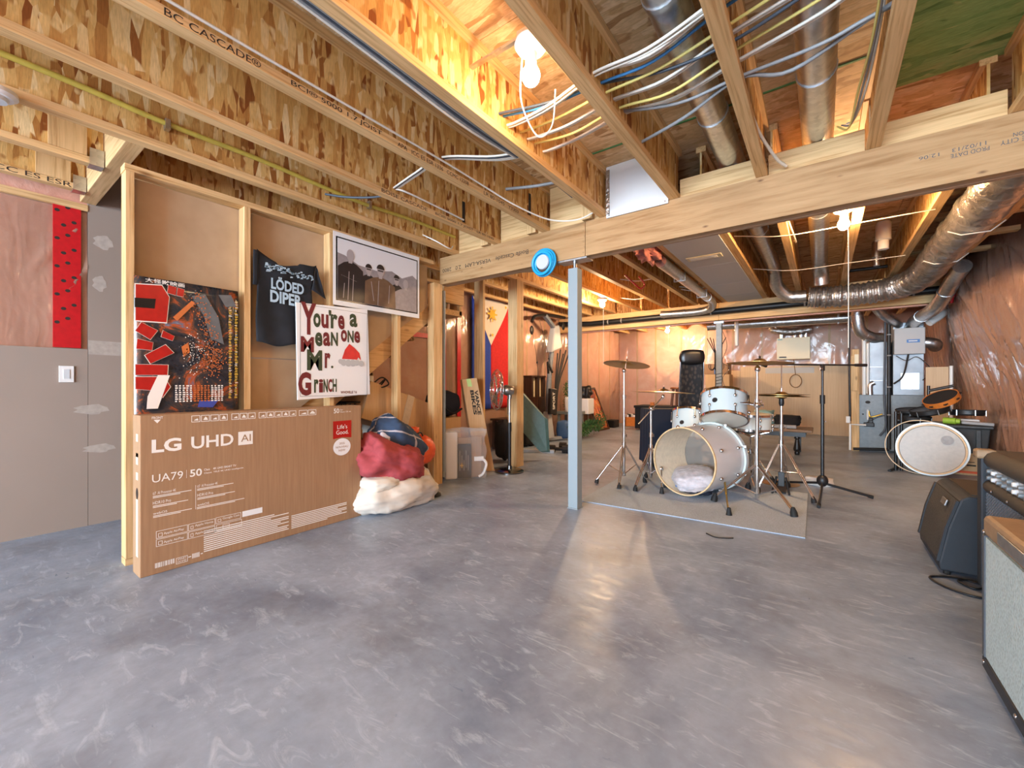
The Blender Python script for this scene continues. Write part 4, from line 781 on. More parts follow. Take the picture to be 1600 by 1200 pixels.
MB().box(0, 0.072, -0.006, 0.0, 0, 0.112).build('plate', 'white_paint', sw_, bevel=0.002); MB().box(0.02, 0.052, -0.009, -0.006, 0.024, 0.088).build('rocker', 'panel_white', sw_, bevel=0.0015)
tag(MB().add([(-3.05, 0.66, 0.002), (-2.97, 0.60, 0.0), (-2.93, 0.70, 0.0), (-2.99, 0.68, 0.045), (-3.04, 0.72, 0.03)], [(0, 1, 2, 3), (0, 3, 4), (2, 4, 3)]).build('paper_scrap', 'foam_white', solid=0.002), 'crumpled white paper scrap on the floor at the stud base', 'paper')

# ================================================================ heap under the stairs
from mathutils import noise as MN
def blob(c, r, seed, amp=0.12, n=28, m=18, zmin=None, rot=(0, 0, 0), power=1.0, fold=0.0, ff=5.0):
    q = random.Random(seed); off = Vector((q.uniform(0, 50), q.uniform(0, 50), q.uniform(0, 50)))
    def fn(d):
        s_ = 1.0+amp*1.6*MN.noise(d*1.7+off)
        if fold:
            w = d*ff+off+Vector((1, 1, 1))*MN.noise(d*2+off)*1.2; s_ += fold*(0.5-abs(MN.noise(w)))*1.4
            s_ += fold*0.5*(0.4-abs(MN.noise(w*2.3)))
        k = max(abs(d.x), abs(d.y), abs(d.z)); return s_*(1+(1/k-1)*power)
    b = MB().ell(c, r, n, m, rot, fn)
    if zmin is not None: b.v = [(x, y, max(z, zmin)) for x, y, z in b.v]
    return b
tag(blob((-2.83, 2.20, 0.12), (0.20, 0.36, 0.14), 1, 0.08, 56, 36, zmin=0.0, power=0.35, fold=0.10).build('quilt', 'quilt', smooth=180), 'cream quilt bundled on the floor under the red comforter', 'quilt')
tag(blob((-2.80, 2.02, 0.235), (0.15, 0.14, 0.055), 2, 0.06, 40, 24, power=0.5, fold=0.08).build('pillow', 'cream_cloth', smooth=180), 'small folded off-white pillow on the cream quilt', 'pillow')
tag(blob((-2.84, 2.16, 0.385), (0.20, 0.30, 0.16), 4, 0.14, 72, 48, rot=(-0.32, 0.25, 0), power=0.4, fold=0.11, ff=3.2).build('comforter', 'red_cloth', smooth=180), 'rumpled dusty red comforter heaped on the cream quilt', 'comforter')
tag(blob((-2.92, 2.30, 0.50), (0.15, 0.27, 0.15), 9, 0.12, 64, 40, rot=(-0.65, 0.25, 0), power=0.4, fold=0.09, ff=3.0).build('blanket', 'plaid', smooth=180), 'blue plaid blanket draped behind the red comforter', 'blanket')
os_ = thing('stuff_sack', 'bright orange nylon stuff sack beside the last stud', 'bag', (-2.93, 2.56, 0.40))
blob((0, 0, 0), (0.115, 0.13, 0.13), 6, 0.05, 48, 32, power=0.15, fold=0.10).build('sack', 'orange_nylon', os_, smooth=180); blob((-0.02, -0.08, 0.15), (0.05, 0.045, 0.06), 7, 0.2, 16, 10).build('gathered_neck', 'orange_nylon', os_, smooth=180)
MB().tube(curve([(0.03, -0.11, 0.13), (0.06, -0.05, 0.17), (0.04, 0.0, 0.13)]), 0.006, 6).build('drawstring', 'black_plastic', os_)
tag(blob((-2.98, 2.62, 0.12), (0.07, 0.09, 0.11), 12, 0.12, zmin=0.0, power=0.2, fold=0.1).build('plastic_bag', 'foam_white', smooth=180), 'white plastic bag on the floor under the orange sack', 'bag')
pl = thing('plunger', 'black rubber plunger lying on the floor by the quilt', 'plunger', (-2.79, 2.60, 0.0))
MB().lathe([(0.0, 0.075), (0.02, 0.07), (0.026, 0.04), (0.06, 0.02), (0.066, 0.0), (0, 0.0)], (0, 0, 0.004), n=18).build('cup', 'rubber', pl, smooth=50); MB().tube([(0, 0, 0.06), (-0.10, -0.18, 0.16)], 0.009, 8).build('handle', 'black_plastic', pl)
cb = thing('cardboard_box', 'long brown cardboard box tilted in the heap behind the studs', 'box', (-3.45, 2.66, 0.62))
MB().obox((0, 0, 0.10), (0.40, 0.98, 0.34), (-0.30, 0, 0.06)).build('carton', 'cardboard_light', cb, bevel=0.004)
MB().obox((0.203, 0.02, 0.10), (0.004, 0.09, 0.342), (-0.30, 0, 0.06)).build('tape', 'card_white_tape', cb); MB().obox((0.190, 0.36, 0.02), (0.004, 0.10, 0.05), (-0.30, 0, 0.06)).build('shipping_label', 'foam_white', cb)
MB().obox((0.02, -0.50, 0.40), (0.38, 0.14, 0.006), (0.6, 0, 0.06)).build('flap', 'cardboard_light', cb)
tag(MB().box(-3.68, -3.24, 2.25, 3.05, 0, 0.34).build('cardboard_box', 'cardboard', bevel=0.004), 'brown cardboard box on the floor under the tilted box', 'box')
wbk = thing('wire_basket', 'black wire basket with dark contents on top of heap', 'basket', (-3.36, 2.02, 0.60), 0.5)
ww = MB()
for k in range(7):
    x = -0.13+k*0.043; ww.tube([(x, -0.11, 0), (x, -0.13, 0.24)], 0.004, 5).tube([(x, 0.11, 0), (x, 0.13, 0.24)], 0.004, 5)
for z in (0, 0.12, 0.24): ww.tube([(-0.14, -0.12, z), (0.14, -0.12, z), (0.14, 0.12, z), (-0.14, 0.12, z), (-0.14, -0.12, z)], 0.006, 6, False)
ww.build('wire_frame', 'black_metal', wbk); MB().obox((0, 0, 0.09), (0.24, 0.2, 0.17)).build('contents', 'teal_board', wbk, bevel=0.02); MB().box(-0.15, 0.15, -0.14, 0.14, -0.14, -0.005).build('carton', 'cardboard', wbk)
tag(MB().tube(curve([(-3.28, 2.20, 0.84), (-3.26, 2.28, 0.98), (-3.24, 2.38, 1.06), (-3.22, 2.44, 1.0), (-3.24, 2.36, 0.97), (-3.24, 2.42, 1.05), (-3.30, 2.30, 0.92)]), 0.007, 6).build('cable_coil', 'black_plastic', smooth=80), 'loose loop of black cable above the wire basket', 'cable')
nb = thing('duffel_bag', 'dark navy duffel bag on the heap past the last stud', 'bag', (-3.42, 3.32, 0.66))
blob((0, 0, 0.12), (0.14, 0.20, 0.145), 15, 0.07, power=0.4).build('body', 'navy', nb, smooth=180); MB().tube(curve([(0.13, -0.15, 0.12), (0.17, -0.02, 0.02), (0.14, 0.16, 0.06)]), 0.012, 6).build('strap', 'black_fabric', nb)
tag(MB().box(-3.64, -3.29, 3.18, 3.48, 0, 0.63).build('storage_box', 'cardboard_light', bevel=0.004), 'tall cardboard box holding up the navy duffel bag', 'box')
tag(MB().tube(curve([(-3.95, 2.78, 0.42), (-4.0, 2.72, 1.0), (-4.02, 2.68, 1.33)]), [0.09+0.012*math.sin(i*2.1) for i in range(13)], 14).build('fabric_roll', 'cream_cloth', smooth=80), 'beige fabric roll leaning on the pink wall under stairs', 'fabric roll')
# clear bag with foam and a dark package
cbg = thing('clear_bag', 'clear plastic bag holding white foam and a dark package', 'bag', (-3.127, 3.06, 0), math.radians(52))
MB().box(0.01, 0.14, 0.02, 0.15, 0.005, 0.50).build('foam_slab', 'foam_white', cbg, bevel=0.02)
dk = MB().box(0.145, 0.285, 0.03, 0.13, 0.01, 0.36).build('dark_package', 'navy', cbg, bevel=0.004)
MB().box(0.29, 0.40, 0.06, 0.14, 0.01, 0.44).box(0.15, 0.29, 0.07, 0.12, 0.365, 0.43).build('cardboard_insert', 'cardboard', cbg, bevel=0.003)
pk = MB(); 
for k in range(5): rect(pk, 0.16+k*0.022, 0.09+0.03*(k % 2), 0.168+k*0.022, 0.30-0.05*(k % 3), 0.0292)
pk.build('package_print', 'cable_grey', dk); pk = MB(); rect(pk, 0.165, 0.14, 0.20, 0.15, 0.029); rect(pk, 0.18, 0.12, 0.19, 0.17, 0.029); pk.build('package_mark', 'yellow_print', dk)
MB().grid(lambda u, v: (-0.005+0.44*u+0.012*math.sin(v*14), 0.004-0.012*math.sin(u*PI)-0.008*math.sin(u*17+v*9), 0.003+v*(0.55-0.05*abs(u-0.4))), 18, 18).grid(lambda u, v: (-0.005+0.44*u, 0.012+0.15*v+0.006*math.sin(u*15), 0.51+0.025*math.sin(u*9+v*5)), 14, 6).build('film', 'clear_plastic', cbg, smooth=180)
MB().tube(curve([(0.35, 0.0, 0.21), (0.41, 0.0, 0.20), (0.44, 0.0, 0.15), (0.41, 0.0, 0.06), (0.36, 0.0, 0.025)]), 0.014, 6).obox((0.36, -0.004, 0.215), (0.10, 0.01, 0.045)).build('handle_strap', 'foam_white', cbg, smooth=40)
tb = thing('cardboard_box', 'tall narrow cardboard box leaning, with dark lettering and green tape', 'box', (-3.16, 3.60, 0), math.radians(52))
sx = lambda z: -0.17*z/1.05
tbm = MB(); 
tbm.add([(0.0, 0, 0), (0.21, 0, 0), (0.21, 0.16, 0), (0, 0.16, 0), (0.0+sx(1.05), 0.0, 1.05), (0.17+sx(1.05), 0.0, 1.07), (0.17+sx(1.05), 0.16, 1.07), (sx(1.05), 0.16, 1.05)], [(0, 3, 2, 1), (4, 5, 6, 7), (0, 1, 5, 4), (1, 2, 6, 5), (2, 3, 7, 6), (3, 0, 4, 7)])
tbm.build('carton', 'cardboard_light', tb, bevel=0.003)
for s_, dx in (('VANCE', 0.100), ('BIKES', 0.052)):
    o = text('lettering', s_, 0, 0, 0.28, 0.042, 'ink', tb, bold=0.04)
    for v in o.data.vertices: u_, w_ = v.co.x, v.co.z; z = 0.93-u_; v.co = (sx(z)+dx+w_+0.02, -0.0012, z)
gt = MB(); gt.add([(sx(1.05)+0.05, -0.001, 1.056), (sx(1.05)+0.10, -0.001, 1.06), (sx(0.97)+0.105, -0.001, 0.97), (sx(0.97)+0.055, -0.001, 0.97)], [(3, 2, 1, 0)]); gt.add([(sx(0.95)-0.001, 0.03, 0.95), (sx(0.95)-0.001, 0.07, 0.95), (sx(0.7)-0.001, 0.07, 0.72), (sx(0.7)-0.001, 0.05, 0.72)], [(0, 1, 2, 3)]); gt.build('green_tape', 'tape_green', tb)

# pedestal fan
fn_ = thing('pedestal_fan', 'chrome pedestal fan with round base and wire guard', 'fan', (-2.865, 3.83, 0))
MB().lathe([(0, 0), (0.165, 0), (0.165, 0.012), (0.14, 0.024), (0.03, 0.032), (0.026, 0.07), (0, 0.07)], n=36).build('base', 'fan_chrome', fn_, smooth=40)
MB().tube([(0, 0, 0.03), (0, 0, 0.50)], 0.02, 12).build('pole', 'black_metal', fn_, smooth=60); MB().tube([(0, 0, 0.46), (0, 0, 0.56)], 0.024, 12).build('clamp', 'black_plastic', fn_, smooth=60); MB().tube([(0, 0, 0.5), (0, 0, 0.86)], 0.012, 10).build('upper_pole', 'steel', fn_, smooth=60)
lat = Vector((0.8042, 0.5943, 0)); tow = Vector((0.5943, -0.8042, 0)); ax = (-lat*0.93+tow*0.22+Vector((0, 0, 0.02))).normalized()
hc = Vector((0.0, 0.0, 0.93)); MB().lathe([(0, -0.05), (0.045, -0.045), (0.062, -0.01), (0.06, 0.05), (0.035, 0.085), (0.012, 0.09), (0.012, 0.14)], hc, ax, 20).build('motor', 'steel', fn_, smooth=50)
MB().obox((0, 0, 0.865), (0.04, 0.04, 0.07)).build('tilt_bracket', 'steel', fn_, bevel=0.006)
gc = hc+ax*0.15; gu = ax.orthogonal().normalized(); gw = ax.cross(gu); gd = MB()
for rr_, dd in ((0.235, 0.0), (0.20, 0.035), (0.20, -0.035), (0.12, 0.055), (0.12, -0.05), (0.05, 0.06)): gd.tube([gc+ax*dd+(gu*math.cos(a)+gw*math.sin(a))*rr_ for a in [2*PI*k/32 for k in range(33)]], 0.0035, 5, False)
for k in range(24):
    a = 2*PI*k/24; d = gu*math.cos(a)+gw*math.sin(a)
    for sg_ in (1, -1): gd.tube([gc+ax*0.06*sg_+d*0.04, gc+ax*0.055*sg_+d*0.12, gc+ax*0.035*sg_+d*0.20, gc+d*0.235], 0.0022, 4, False)
gd.build('guard', 'chrome', fn_, smooth=80)
for k in range(3):
    a = 2*PI*k/3+0.4; d = gu*math.cos(a)+gw*math.sin(a); e = ax.cross(d); bl = MB(); bl.add([gc+d*0.03-e*0.02+ax*0.01, gc+d*0.18-e*0.05+ax*0.03, gc+d*0.19+e*0.05-ax*0.02, gc+d*0.03+e*0.02-ax*0.01], [(0, 1, 2, 3)]); bl.build('blade', 'steel', fn_, solid=0.003)
tag(MB().add([(-3.38, 4.46, 0.92), (-3.30, 4.54, 0.98), (-2.95, 4.72, 0.55), (-2.90, 4.70, 0.12), (-2.98, 4.64, 0.12), (-3.34, 4.42, 0.60), (-3.36, 4.50, 0.90), (-3.28, 4.58, 0.96), (-2.93, 4.76, 0.53), (-2.88, 4.74, 0.10), (-2.96, 4.68, 0.10), (-3.32, 4.46, 0.58)],
    [(0, 5, 4, 3, 2, 1), (6, 7, 8, 9, 10, 11), (0, 1, 7, 6), (1, 2, 8, 7), (2, 3, 9, 8), (3, 4, 10, 9), (4, 5, 11, 10), (5, 0, 6, 11)]).build('folding_board', 'teal_board'), 'dark teal folding board leaning behind the pedestal fan', 'board')
tag(blob((-3.35, 4.35, 0.28), (0.12, 0.12, 0.26), 31, 0.1, zmin=0.0, power=0.3).build('black_case', 'black_fabric', smooth=180), 'upright black fabric case behind the clear bag and fan', 'case')
# flag
fg = thing('wall_flag', 'flag hung upright, white triangle with gold sun over blue and red', 'flag', (-4.12, 4.58, 0), R90)
fy = lambda x, z: -0.012*math.sin(x*9+z*1.3)
def fpoly(pts, y=0.0, n=6):
    b = MB(); poly(b, pts, y); return b
MB().grid(lambda u, v: (0.46*u, fy(0.46*u, v), 0.62+v*(1.68-0.0)*(1)), 12, 16).build('blue_half', 'flag_blue', fg, smooth=180, solid=0.002)
MB().grid(lambda u, v: (0.46+0.46*u, fy(0.46+0.46*u, v), 0.62+1.68*v), 12, 16).build('red_half', 'flag_red', fg, smooth=180, solid=0.002)
wt_ = MB().grid(lambda u, v: (0.46+(u-0.5)*0.92*v, fy(0.46+(u-0.5)*0.92*v, 0.6+0.4*v)-0.004, 1.60+0.70*v), 14, 10).build('white_triangle', 'flag_white', fg, smooth=180)
sn = MB()
for k in range(8):
    a = k*PI/4; sn.add([(0.46+0.05*math.cos(a-0.28), -0.022, 2.08+0.05*math.sin(a-0.28)), (0.46+0.12*math.cos(a-0.1), -0.022, 2.08+0.12*math.sin(a-0.1)), (0.46+0.12*math.cos(a+0.1), -0.022, 2.08+0.12*math.sin(a+0.1)), (0.46+0.05*math.cos(a+0.28), -0.022, 2.08+0.05*math.sin(a+0.28))], [(0, 1, 2, 3)])
poly(sn, [(0.46+0.065*math.cos(k*PI/10), 2.08+0.065*math.sin(k*PI/10)) for k in range(20)], -0.0225); sn.build('gold_sun', 'flag_gold', fg)
for x, z in ((0.46, 1.76), (0.12, 2.23), (0.80, 2.23)):
    b = MB(); poly(b, [(x+(0.035 if k % 2 == 0 else 0.015)*math.sin(k*PI/5), z+(0.035 if k % 2 == 0 else 0.015)*math.cos(k*PI/5)) for k in range(10)], -0.022); b.build('gold_star', 'flag_gold', fg)

# ================================================================ home gym corner
gy = thing('home_gym', 'grey and black multi gym with curved lat bar and tension rods', 'exercise machine', (-3.83, 6.22, 0))
MB().bar((0, 0, 0.045), (0.50, -1.08, 0.045), 0.08, 0.05).bar((0.28, -1.18, 0.025), (0.72, -0.98, 0.025), 0.07, 0.05).bar((-0.20, 0.30, 0.025), (0.40, 0.42, 0.025), 0.07, 0.05).bar((0, 0, 0.045), (0.10, 0.36, 0.045), 0.08, 0.05).build('base_frame', 'gym_silver', gy, bevel=0.006)
MB().add([(-0.09, -0.09, 0.07), (0.09, -0.09, 0.07), (0.09, 0.09, 0.07), (-0.09, 0.09, 0.07), (-0.05, -0.05, 0.52), (0.05, -0.05, 0.52), (0.05, 0.05, 0.52), (-0.05, 0.05, 0.52)], [(4, 5, 6, 7), (0, 1, 5, 4), (1, 2, 6, 5), (2, 3, 7, 6), (3, 0, 4, 7)]).build('pedestal', 'gym_silver', gy, bevel=0.006)
MB().tube([(0, 0.0, 0.5), (-0.02, 0.10, 1.2), (-0.03, 0.22, 1.72)], 0.045, 12).build('upright', 'gym_grey', gy, smooth=60)
hd_ = MB().add([(-0.08, 0.05, 1.55), (0.07, 0.05, 1.55), (0.07, 0.38, 1.65), (-0.08, 0.38, 1.65), (-0.06, 0.18, 2.02), (0.05, 0.18, 2.02), (0.05, 0.34, 2.06), (-0.06, 0.34, 2.06)], [(0, 3, 2, 1), (4, 5, 6, 7), (0, 1, 5, 4), (1, 2, 6, 5), (2, 3, 7, 6), (3, 0, 4, 7)]).build('head_cover', 'gym_silver', gy, bevel=0.02)
MB().bar((0, 0.25, 1.98), (0.02, -0.12, 2.17), 0.07, 0.06).build('top_arm', 'gym_grey', gy, bevel=0.006)
MB().tube(curve([(0.02, -0.52, 2.02), (0.02, -0.42, 2.12), (0.02, -0.1, 2.18), (0.02, 0.25, 2.21), (0.02, 0.56, 2.22)]), 0.028, 10).build('lat_bar', 'black_metal', gy, smooth=60)
for y, z in ((-0.52, 1.88), (0.52, 2.06)): MB().ell((0.02, y, z), (0.025, 0.05, 0.075), 12, 8).build('pulley', 'black_plastic', gy, smooth=60)
for p in (((0.02, -0.5, 1.86), (0.02, -0.35, 1.3), (0.02, -0.3, 0.5)), ((0.02, -0.3, 2.1), (0.03, -0.02, 1.5), (0.03, 0.1, 1.15))): MB().tube(curve(p), 0.004, 5).build('cable', 'black_plastic', gy)
for y, z in ((-0.36, 1.36), (0.01, 1.44)): MB().ell((0.02, y, z), (0.014, 0.014, 0.02), 8, 6).build('cable_stop', 'black_plastic', gy, smooth=60)
for k in range(5): MB().tube(curve([(0.03, 0.16+0.02*k, 0.45), (0.03, 0.22+0.03*k, 1.0), (0.04, 0.28+0.10*k, 1.55+0.07*(k % 2))]), 0.012, 7).build('tension_rod', 'black_plastic', gy, smooth=60)
sd = MB().obox((0.09, 0.02, 0.70), (0.06, 0.22, 0.44), (-0.05, 0, 0)).build('front_cover', 'black_plastic', gy, bevel=0.01)
o = text('lettering', 'SPORT', 0, 0, 0.30, 0.075, 'white_ink', gy, bold=0.02)
for v in o.data.vertices: u_, w_ = v.co.x, v.co.z; v.co = (0.1215, 0.05-w_, 0.56+u_)
MB().bar((0.03, -0.05, 1.38), (0.03, 0.12, 1.20), 0.02, 0.03).bar((0.03, -0.05, 1.38), (0.03, -0.02, 1.18), 0.02, 0.03).build('handle', 'black_fabric', gy)
cbn = thing('wood_cabinet', 'dark wood cabinet with glass panes behind the multi gym', 'cabinet', (-3.94, 5.90, 0), R90)
MB().box(0, 0.42, 0, 0.17, 0, 0.775).box(0, 0.05, 0, 0.17, 0.775, 1.115).box(0.37, 0.42, 0, 0.17, 0.775, 1.115).box(0.18, 0.24, 0, 0.17, 0.775, 1.115).box(-0.01, 0.43, -0.01, 0.18, 1.115, 1.145).build('body', 'dark_wood', cbn, bevel=0.003)
for x in (0.053, 0.243): MB().box(x, x+0.125, 0.06, 0.065, 0.78, 1.11).build('glass_pane', 'gold_glass', cbn)
dt = thing('side_table', 'low dark table with clutter beside the multi gym', 'table', (-4.08, 4.98, 0), R90)
MB().box(0, 0.86, -0.40, 0.02, 0.44, 0.47).build('table_top', 'dark_wood', dt, bevel=0.003)
for x in (0.03, 0.78):
    for y in (-0.38, -0.05): MB().box(x, x+0.05, y, y+0.05, 0, 0.44).build('leg', 'dark_wood', dt)
for k, (c, r_, m_, lab) in enumerate((((-3.88, 5.58, 0.16), (0.13, 0.15, 0.15), 'black_fabric', 'black gym bag on the floor under the dark table'), ((-3.86, 5.24, 0.10), (0.11, 0.13, 0.09), 'teal_board', 'dark teal bag on the floor under the dark table'))):
    tag(blob(c, r_, 40+k, 0.1, zmin=0.0).build('gym_bag', m_, smooth=180), lab, 'bag')
tag(MB().obox((-3.78, 5.62, 0.4985), (0.1, 0.12, 0.055), (0, 0, 0.3)).build('paper_cup_stack', 'foam_white', bevel=0.01), 'small white box on the dark table by the gym', 'box')
for k, y in enumerate((5.02, 5.35)): tag(MB().tube([(-3.20, y+0.25, 0.055), (-2.96, y+0.33, 0.055)], 0.025, 8).lathe([(0, -0.05), (0.055, -0.05), (0.055, 0.05), (0, 0.05)], (-3.18, y+0.26, 0.055), (0.95, 0.3, 0), 8).lathe([(0, -0.05), (0.055, -0.05), (0.055, 0.05), (0, 0.05)], (-2.98, y+0.325, 0.055), (0.95, 0.3, 0), 8).build('dumbbell', 'rubber'), 'black dumbbell on the floor in front of the gym', 'dumbbell', 'dumbbells by the gym')
wt2 = thing('storage_tub', 'white tub on thin legs with black rig beside garland', 'tub', (-3.70, 7.42, 0))
MB().box(-0.12, 0.12, -0.13, 0.13, 0.42, 0.72).build('body', 'foam_white', wt2, bevel=0.015)
for sx_, sy_ in ((-1, -1), (1, -1), (1, 1), (-1, 1)): MB().tube([(sx_*0.11, sy_*0.12, 0.42), (sx_*0.12, sy_*0.13, 0)], 0.008, 6).build('leg', 'steel', wt2)
blob((0.0, 0.0, 0.82), (0.09, 0.11, 0.11), 51, 0.3).build('black_rig', 'black_plastic', wt2, smooth=180)
tag(blob((-3.72, 6.62, 0.18), (0.13, 0.13, 0.17), 52, 0.03, zmin=0.0, power=0.5).build('bucket', 'blue_tub', smooth=180), 'blue tub on the floor behind the multi gym', 'tub')
sa = thing('santa_figure', 'small red and white winter figure on the table by garland', 'figurine', (-3.72, 6.95, 0.50))
blob((0, 0, 0.12), (0.075, 0.075, 0.13), 53, 0.05).build('coat', 'flag_red', sa, smooth=180); blob((-0.02, -0.10, 0.12), (0.07, 0.06, 0.14), 54, 0.08).build('white_bag', 'foam_white', sa, smooth=180); MB().ell((0.0, 0.0, 0.28), (0.045, 0.045, 0.05), 12, 8).build('head', 'pillow_case', sa, smooth=60); MB().lathe([(0.05, 0.30), (0.03, 0.36), (0.004, 0.42)], n=12).build('hat', 'flag_red', sa, smooth=40)
tag(MB().box(-4.0, -3.58, 6.80, 7.15, 0.44, 0.49).box(-3.98, -3.94, 6.82, 6.86, 0, 0.44).box(-3.98, -3.94, 7.09, 7.13, 0, 0.44).box(-3.64, -3.60, 6.82, 6.86, 0, 0.44).box(-3.64, -3.60, 7.09, 7.13, 0, 0.44).build('garland_table', 'furnace_grey'), 'small grey table behind the multi gym holding the figurine', 'table')
def foliage(name, label, pts, rad, n, seed, leaf=0.035):
    q = random.Random(seed); b = MB(); P = curve(pts, 8)
    for _ in range(n):
        p = q.choice(P); d = Vector((q.gauss(0, 1), q.gauss(0, 1), q.gauss(0, 1))).normalized(); c = p+d*rad*q.random()**0.5; e = d.orthogonal().normalized()*leaf*0.25
        tip = c+d*leaf; b.add([c, (c+tip)/2+e, tip, (c+tip)/2-e], [(0, 1, 2, 3)])
    b.v = [(x, y, max(z, 0.004)) for x, y, z in b.v]
    t_ = thing(name, label, 'garland', tuple(P[0])); b.build('needles', 'plant', t_, world=True)['kind'] = 'stuff'; MB().tube(P, 0.006, 5).build('wire', 'plant', t_, world=True); return t_
foliage('garland', 'green artificial garland draped low beside the multi gym', [(-3.50, 6.55, 0.22), (-3.46, 6.85, 0.16), (-3.48, 7.15, 0.24), (-3.45, 7.45, 0.20), (-3.44, 7.55, 0.38)], 0.10, 1500, 8)
foliage('garland', 'small upright green artificial sprig behind the figurine', [(-3.85, 7.0, 0.55), (-3.86, 7.02, 0.80), (-3.86, 7.05, 1.02)], 0.09, 500, 9)
pf = thing('framed_picture', 'tall dark framed warm toned picture leaning against the left wall', 'picture', (-3.80, 8.22, 0), R90)
def lean(x, z, y=0.0): return (x, 0.36*z/0.93+y, z*0.985)
PF = MB()
def lbox(b, x0, x1, z0, z1, y0, y1): 
    vs = [lean(x, z, y) for z in (z0, z1) for x, y in ((x0, y0), (x1, y0), (x1, y1), (x0, y1))]; b.add(vs, [(0, 3, 2, 1), (4, 5, 6, 7), (0, 1, 5, 4), (1, 2, 6, 5), (2, 3, 7, 6), (3, 0, 4, 7)])
for q in ((0, 0.56, 0, 0.045), (0, 0.56, 0.89, 0.935), (0, 0.045, 0.045, 0.89), (0.515, 0.56, 0.045, 0.89)): lbox(PF, q[0], q[1], q[2], q[3], -0.02, 0.01)
PF.build('frame', 'dark_wood', pf); b = MB(); lbox(b, 0.045, 0.515, 0.045, 0.89, -0.008, 0.005); b.build('print', 'icon_print', pf)
b = MB()
for x, z, w_, h_ in ((0.28, 0.36, 0.07, 0.22), (0.28, 0.62, 0.12, 0.05), (0.16, 0.33, 0.04, 0.14), (0.40, 0.33, 0.04, 0.14)): b.add([lean(x-w_, z-h_, -0.010), lean(x+w_, z-h_, -0.010), lean(x+w_*0.5, z+h_, -0.010), lean(x-w_*0.5, z+h_, -0.010)], [(0, 1, 2, 3)])
b.build('printed_figures', 'orange_print', pf)

# ================================================================ drum kit
rg_ = thing('area_rug', 'pale grey flat rug under the drum kit', 'rug', (-1.70, 3.22, 0))
MB().prismz([(0.03, 0.0), (1.615, 0.082), (1.60, 1.44), (-0.05, 1.50)], 0.0, 0.008).build('pile', 'rug', rg_, bevel=0.003)
RZ = 0.008
def tripod(t_, base, hub_z, feet, slide_z, r=0.009, foot=0.05, mat='chrome', double=True):
    bx_, by_ = base
    for fx_, fy_ in feet:
        d = Vector((fx_-bx_, fy_-by_, 0)); L = d.length; d.normalize(); e = Vector((-d.y, d.x, 0))*0.008
        hubp = Vector((bx_, by_, hub_z))+d*0.02; fp_ = Vector((fx_, fy_, 0.035+RZ))
        lg = MB()
        for s_ in ((1, -1) if double else (0,)): lg.tube([hubp+e*s_, fp_+e*s_], r*0.62 if double else r, 7)
        lg_ = lg.build('leg', mat, t_, world=True, smooth=60)
        mid = hubp.lerp(fp_, 0.55); MB().tube([Vector((bx_, by_, slide_z)), mid], r*0.6, 6).build('brace', mat, t_, world=True, smooth=60)
        MB().lathe([(0, 0), (foot*0.42, 0), (foot*0.40, foot*0.5), (foot*0.2, foot*1.1), (0, foot*1.15)], (fx_, fy_, RZ), (-d.x*0.25, -d.y*0.25, 1), 10).build('rubber_foot', 'rubber', lg_, world=True, smooth=40)
    MB().tube([(bx_, by_, hub_z-0.02), (bx_, by_, hub_z+0.035)], 0.02, 12).build('collar', mat, t_, world=True, smooth=60)
    MB().tube([(bx_, by_, slide_z-0.015), (bx_, by_, slide_z+0.015)], 0.018, 12).build('collar', mat, t_, world=True, smooth=60)
def cymb(t_, c, R, axis, name='cymbal', up=1):
    MB().lathe([(0.006, 0.026), (0.022, 0.026), (0.040, 0.017), (0.055, 0.004), (R*0.5, -0.003), (R, -0.014), (R, -0.0155), (R*0.5, -0.0045), (0.055, 0.0025), (0.040, 0.0155), (0.022, 0.0245), (0.006, 0.0245)], c, axis, 48, True).build(name, 'cymbal', t_, world=True, smooth=60)
def wing(t_, p, ax_=(1, 0, 0), s=1.0):
    p = Vector(p); a = Vector(ax_).normalized(); MB().tube([p, p+a*0.026*s], 0.004*s, 8).tube([p+a*0.026*s-Vector((0, 0, 0.015*s)), p+a*0.026*s+Vector((0, 0, 0.015*s))], 0.0035*s, 6).build('wing_nut', 'chrome', t_, world=True, smooth=50)
def stand_tubes(t_, x, y, z0, steps):
    for za, zb, r in steps: MB().tube([(x, y, za), (x, y, zb)], r, 12).build('tube', 'chrome', t_, world=True, smooth=60)
    for za, zb, r in steps[:-1]: MB().tube([(x, y, zb-0.03), (x, y, zb+0.012)], r+0.006, 12).build('height_clamp', 'chrome', t_, world=True, smooth=60); wing(t_, (x+0.015, y-0.01, zb-0.01), (0.8, -0.6, 0))
# crash on a straight stand beside the column
s1 = thing('cymbal_stand', 'straight chrome cymbal stand with high crash cymbal near steel column', 'cymbal stand', (-1.583, 4.018, 0))
stand_tubes(s1, -1.583, 4.018, 0, [(0.10, 0.50, 0.0125), (0.48, 0.88, 0.0105), (0.86, 1.13, 0.008)])
tripod(s1, (-1.583, 4.018), 0.385, [(-1.815, 3.88), (-1.545, 3.80), (-1.43, 4.19)], 0.10)
MB().ell((-1.583, 4.018, 1.135), (0.02, 0.02, 0.024), 10, 7).build('tilter', 'chrome', s1, world=True, smooth=60); MB().tube([(-1.575, 4.024, 1.14), (-1.56, 4.035, 1.27)], 0.005, 8).build('rod', 'chrome', s1, world=True)
cymb(s1, (-1.562, 4.033, 1.205), 0.225, tuple(Vector((0, 0, 1))+lat*0.13-tow*0.10)); MB().tube([(-1.561, 4.034, 1.222), (-1.559, 4.036, 1.245)], 0.009, 8).build('felt', 'rubber', s1, world=True)
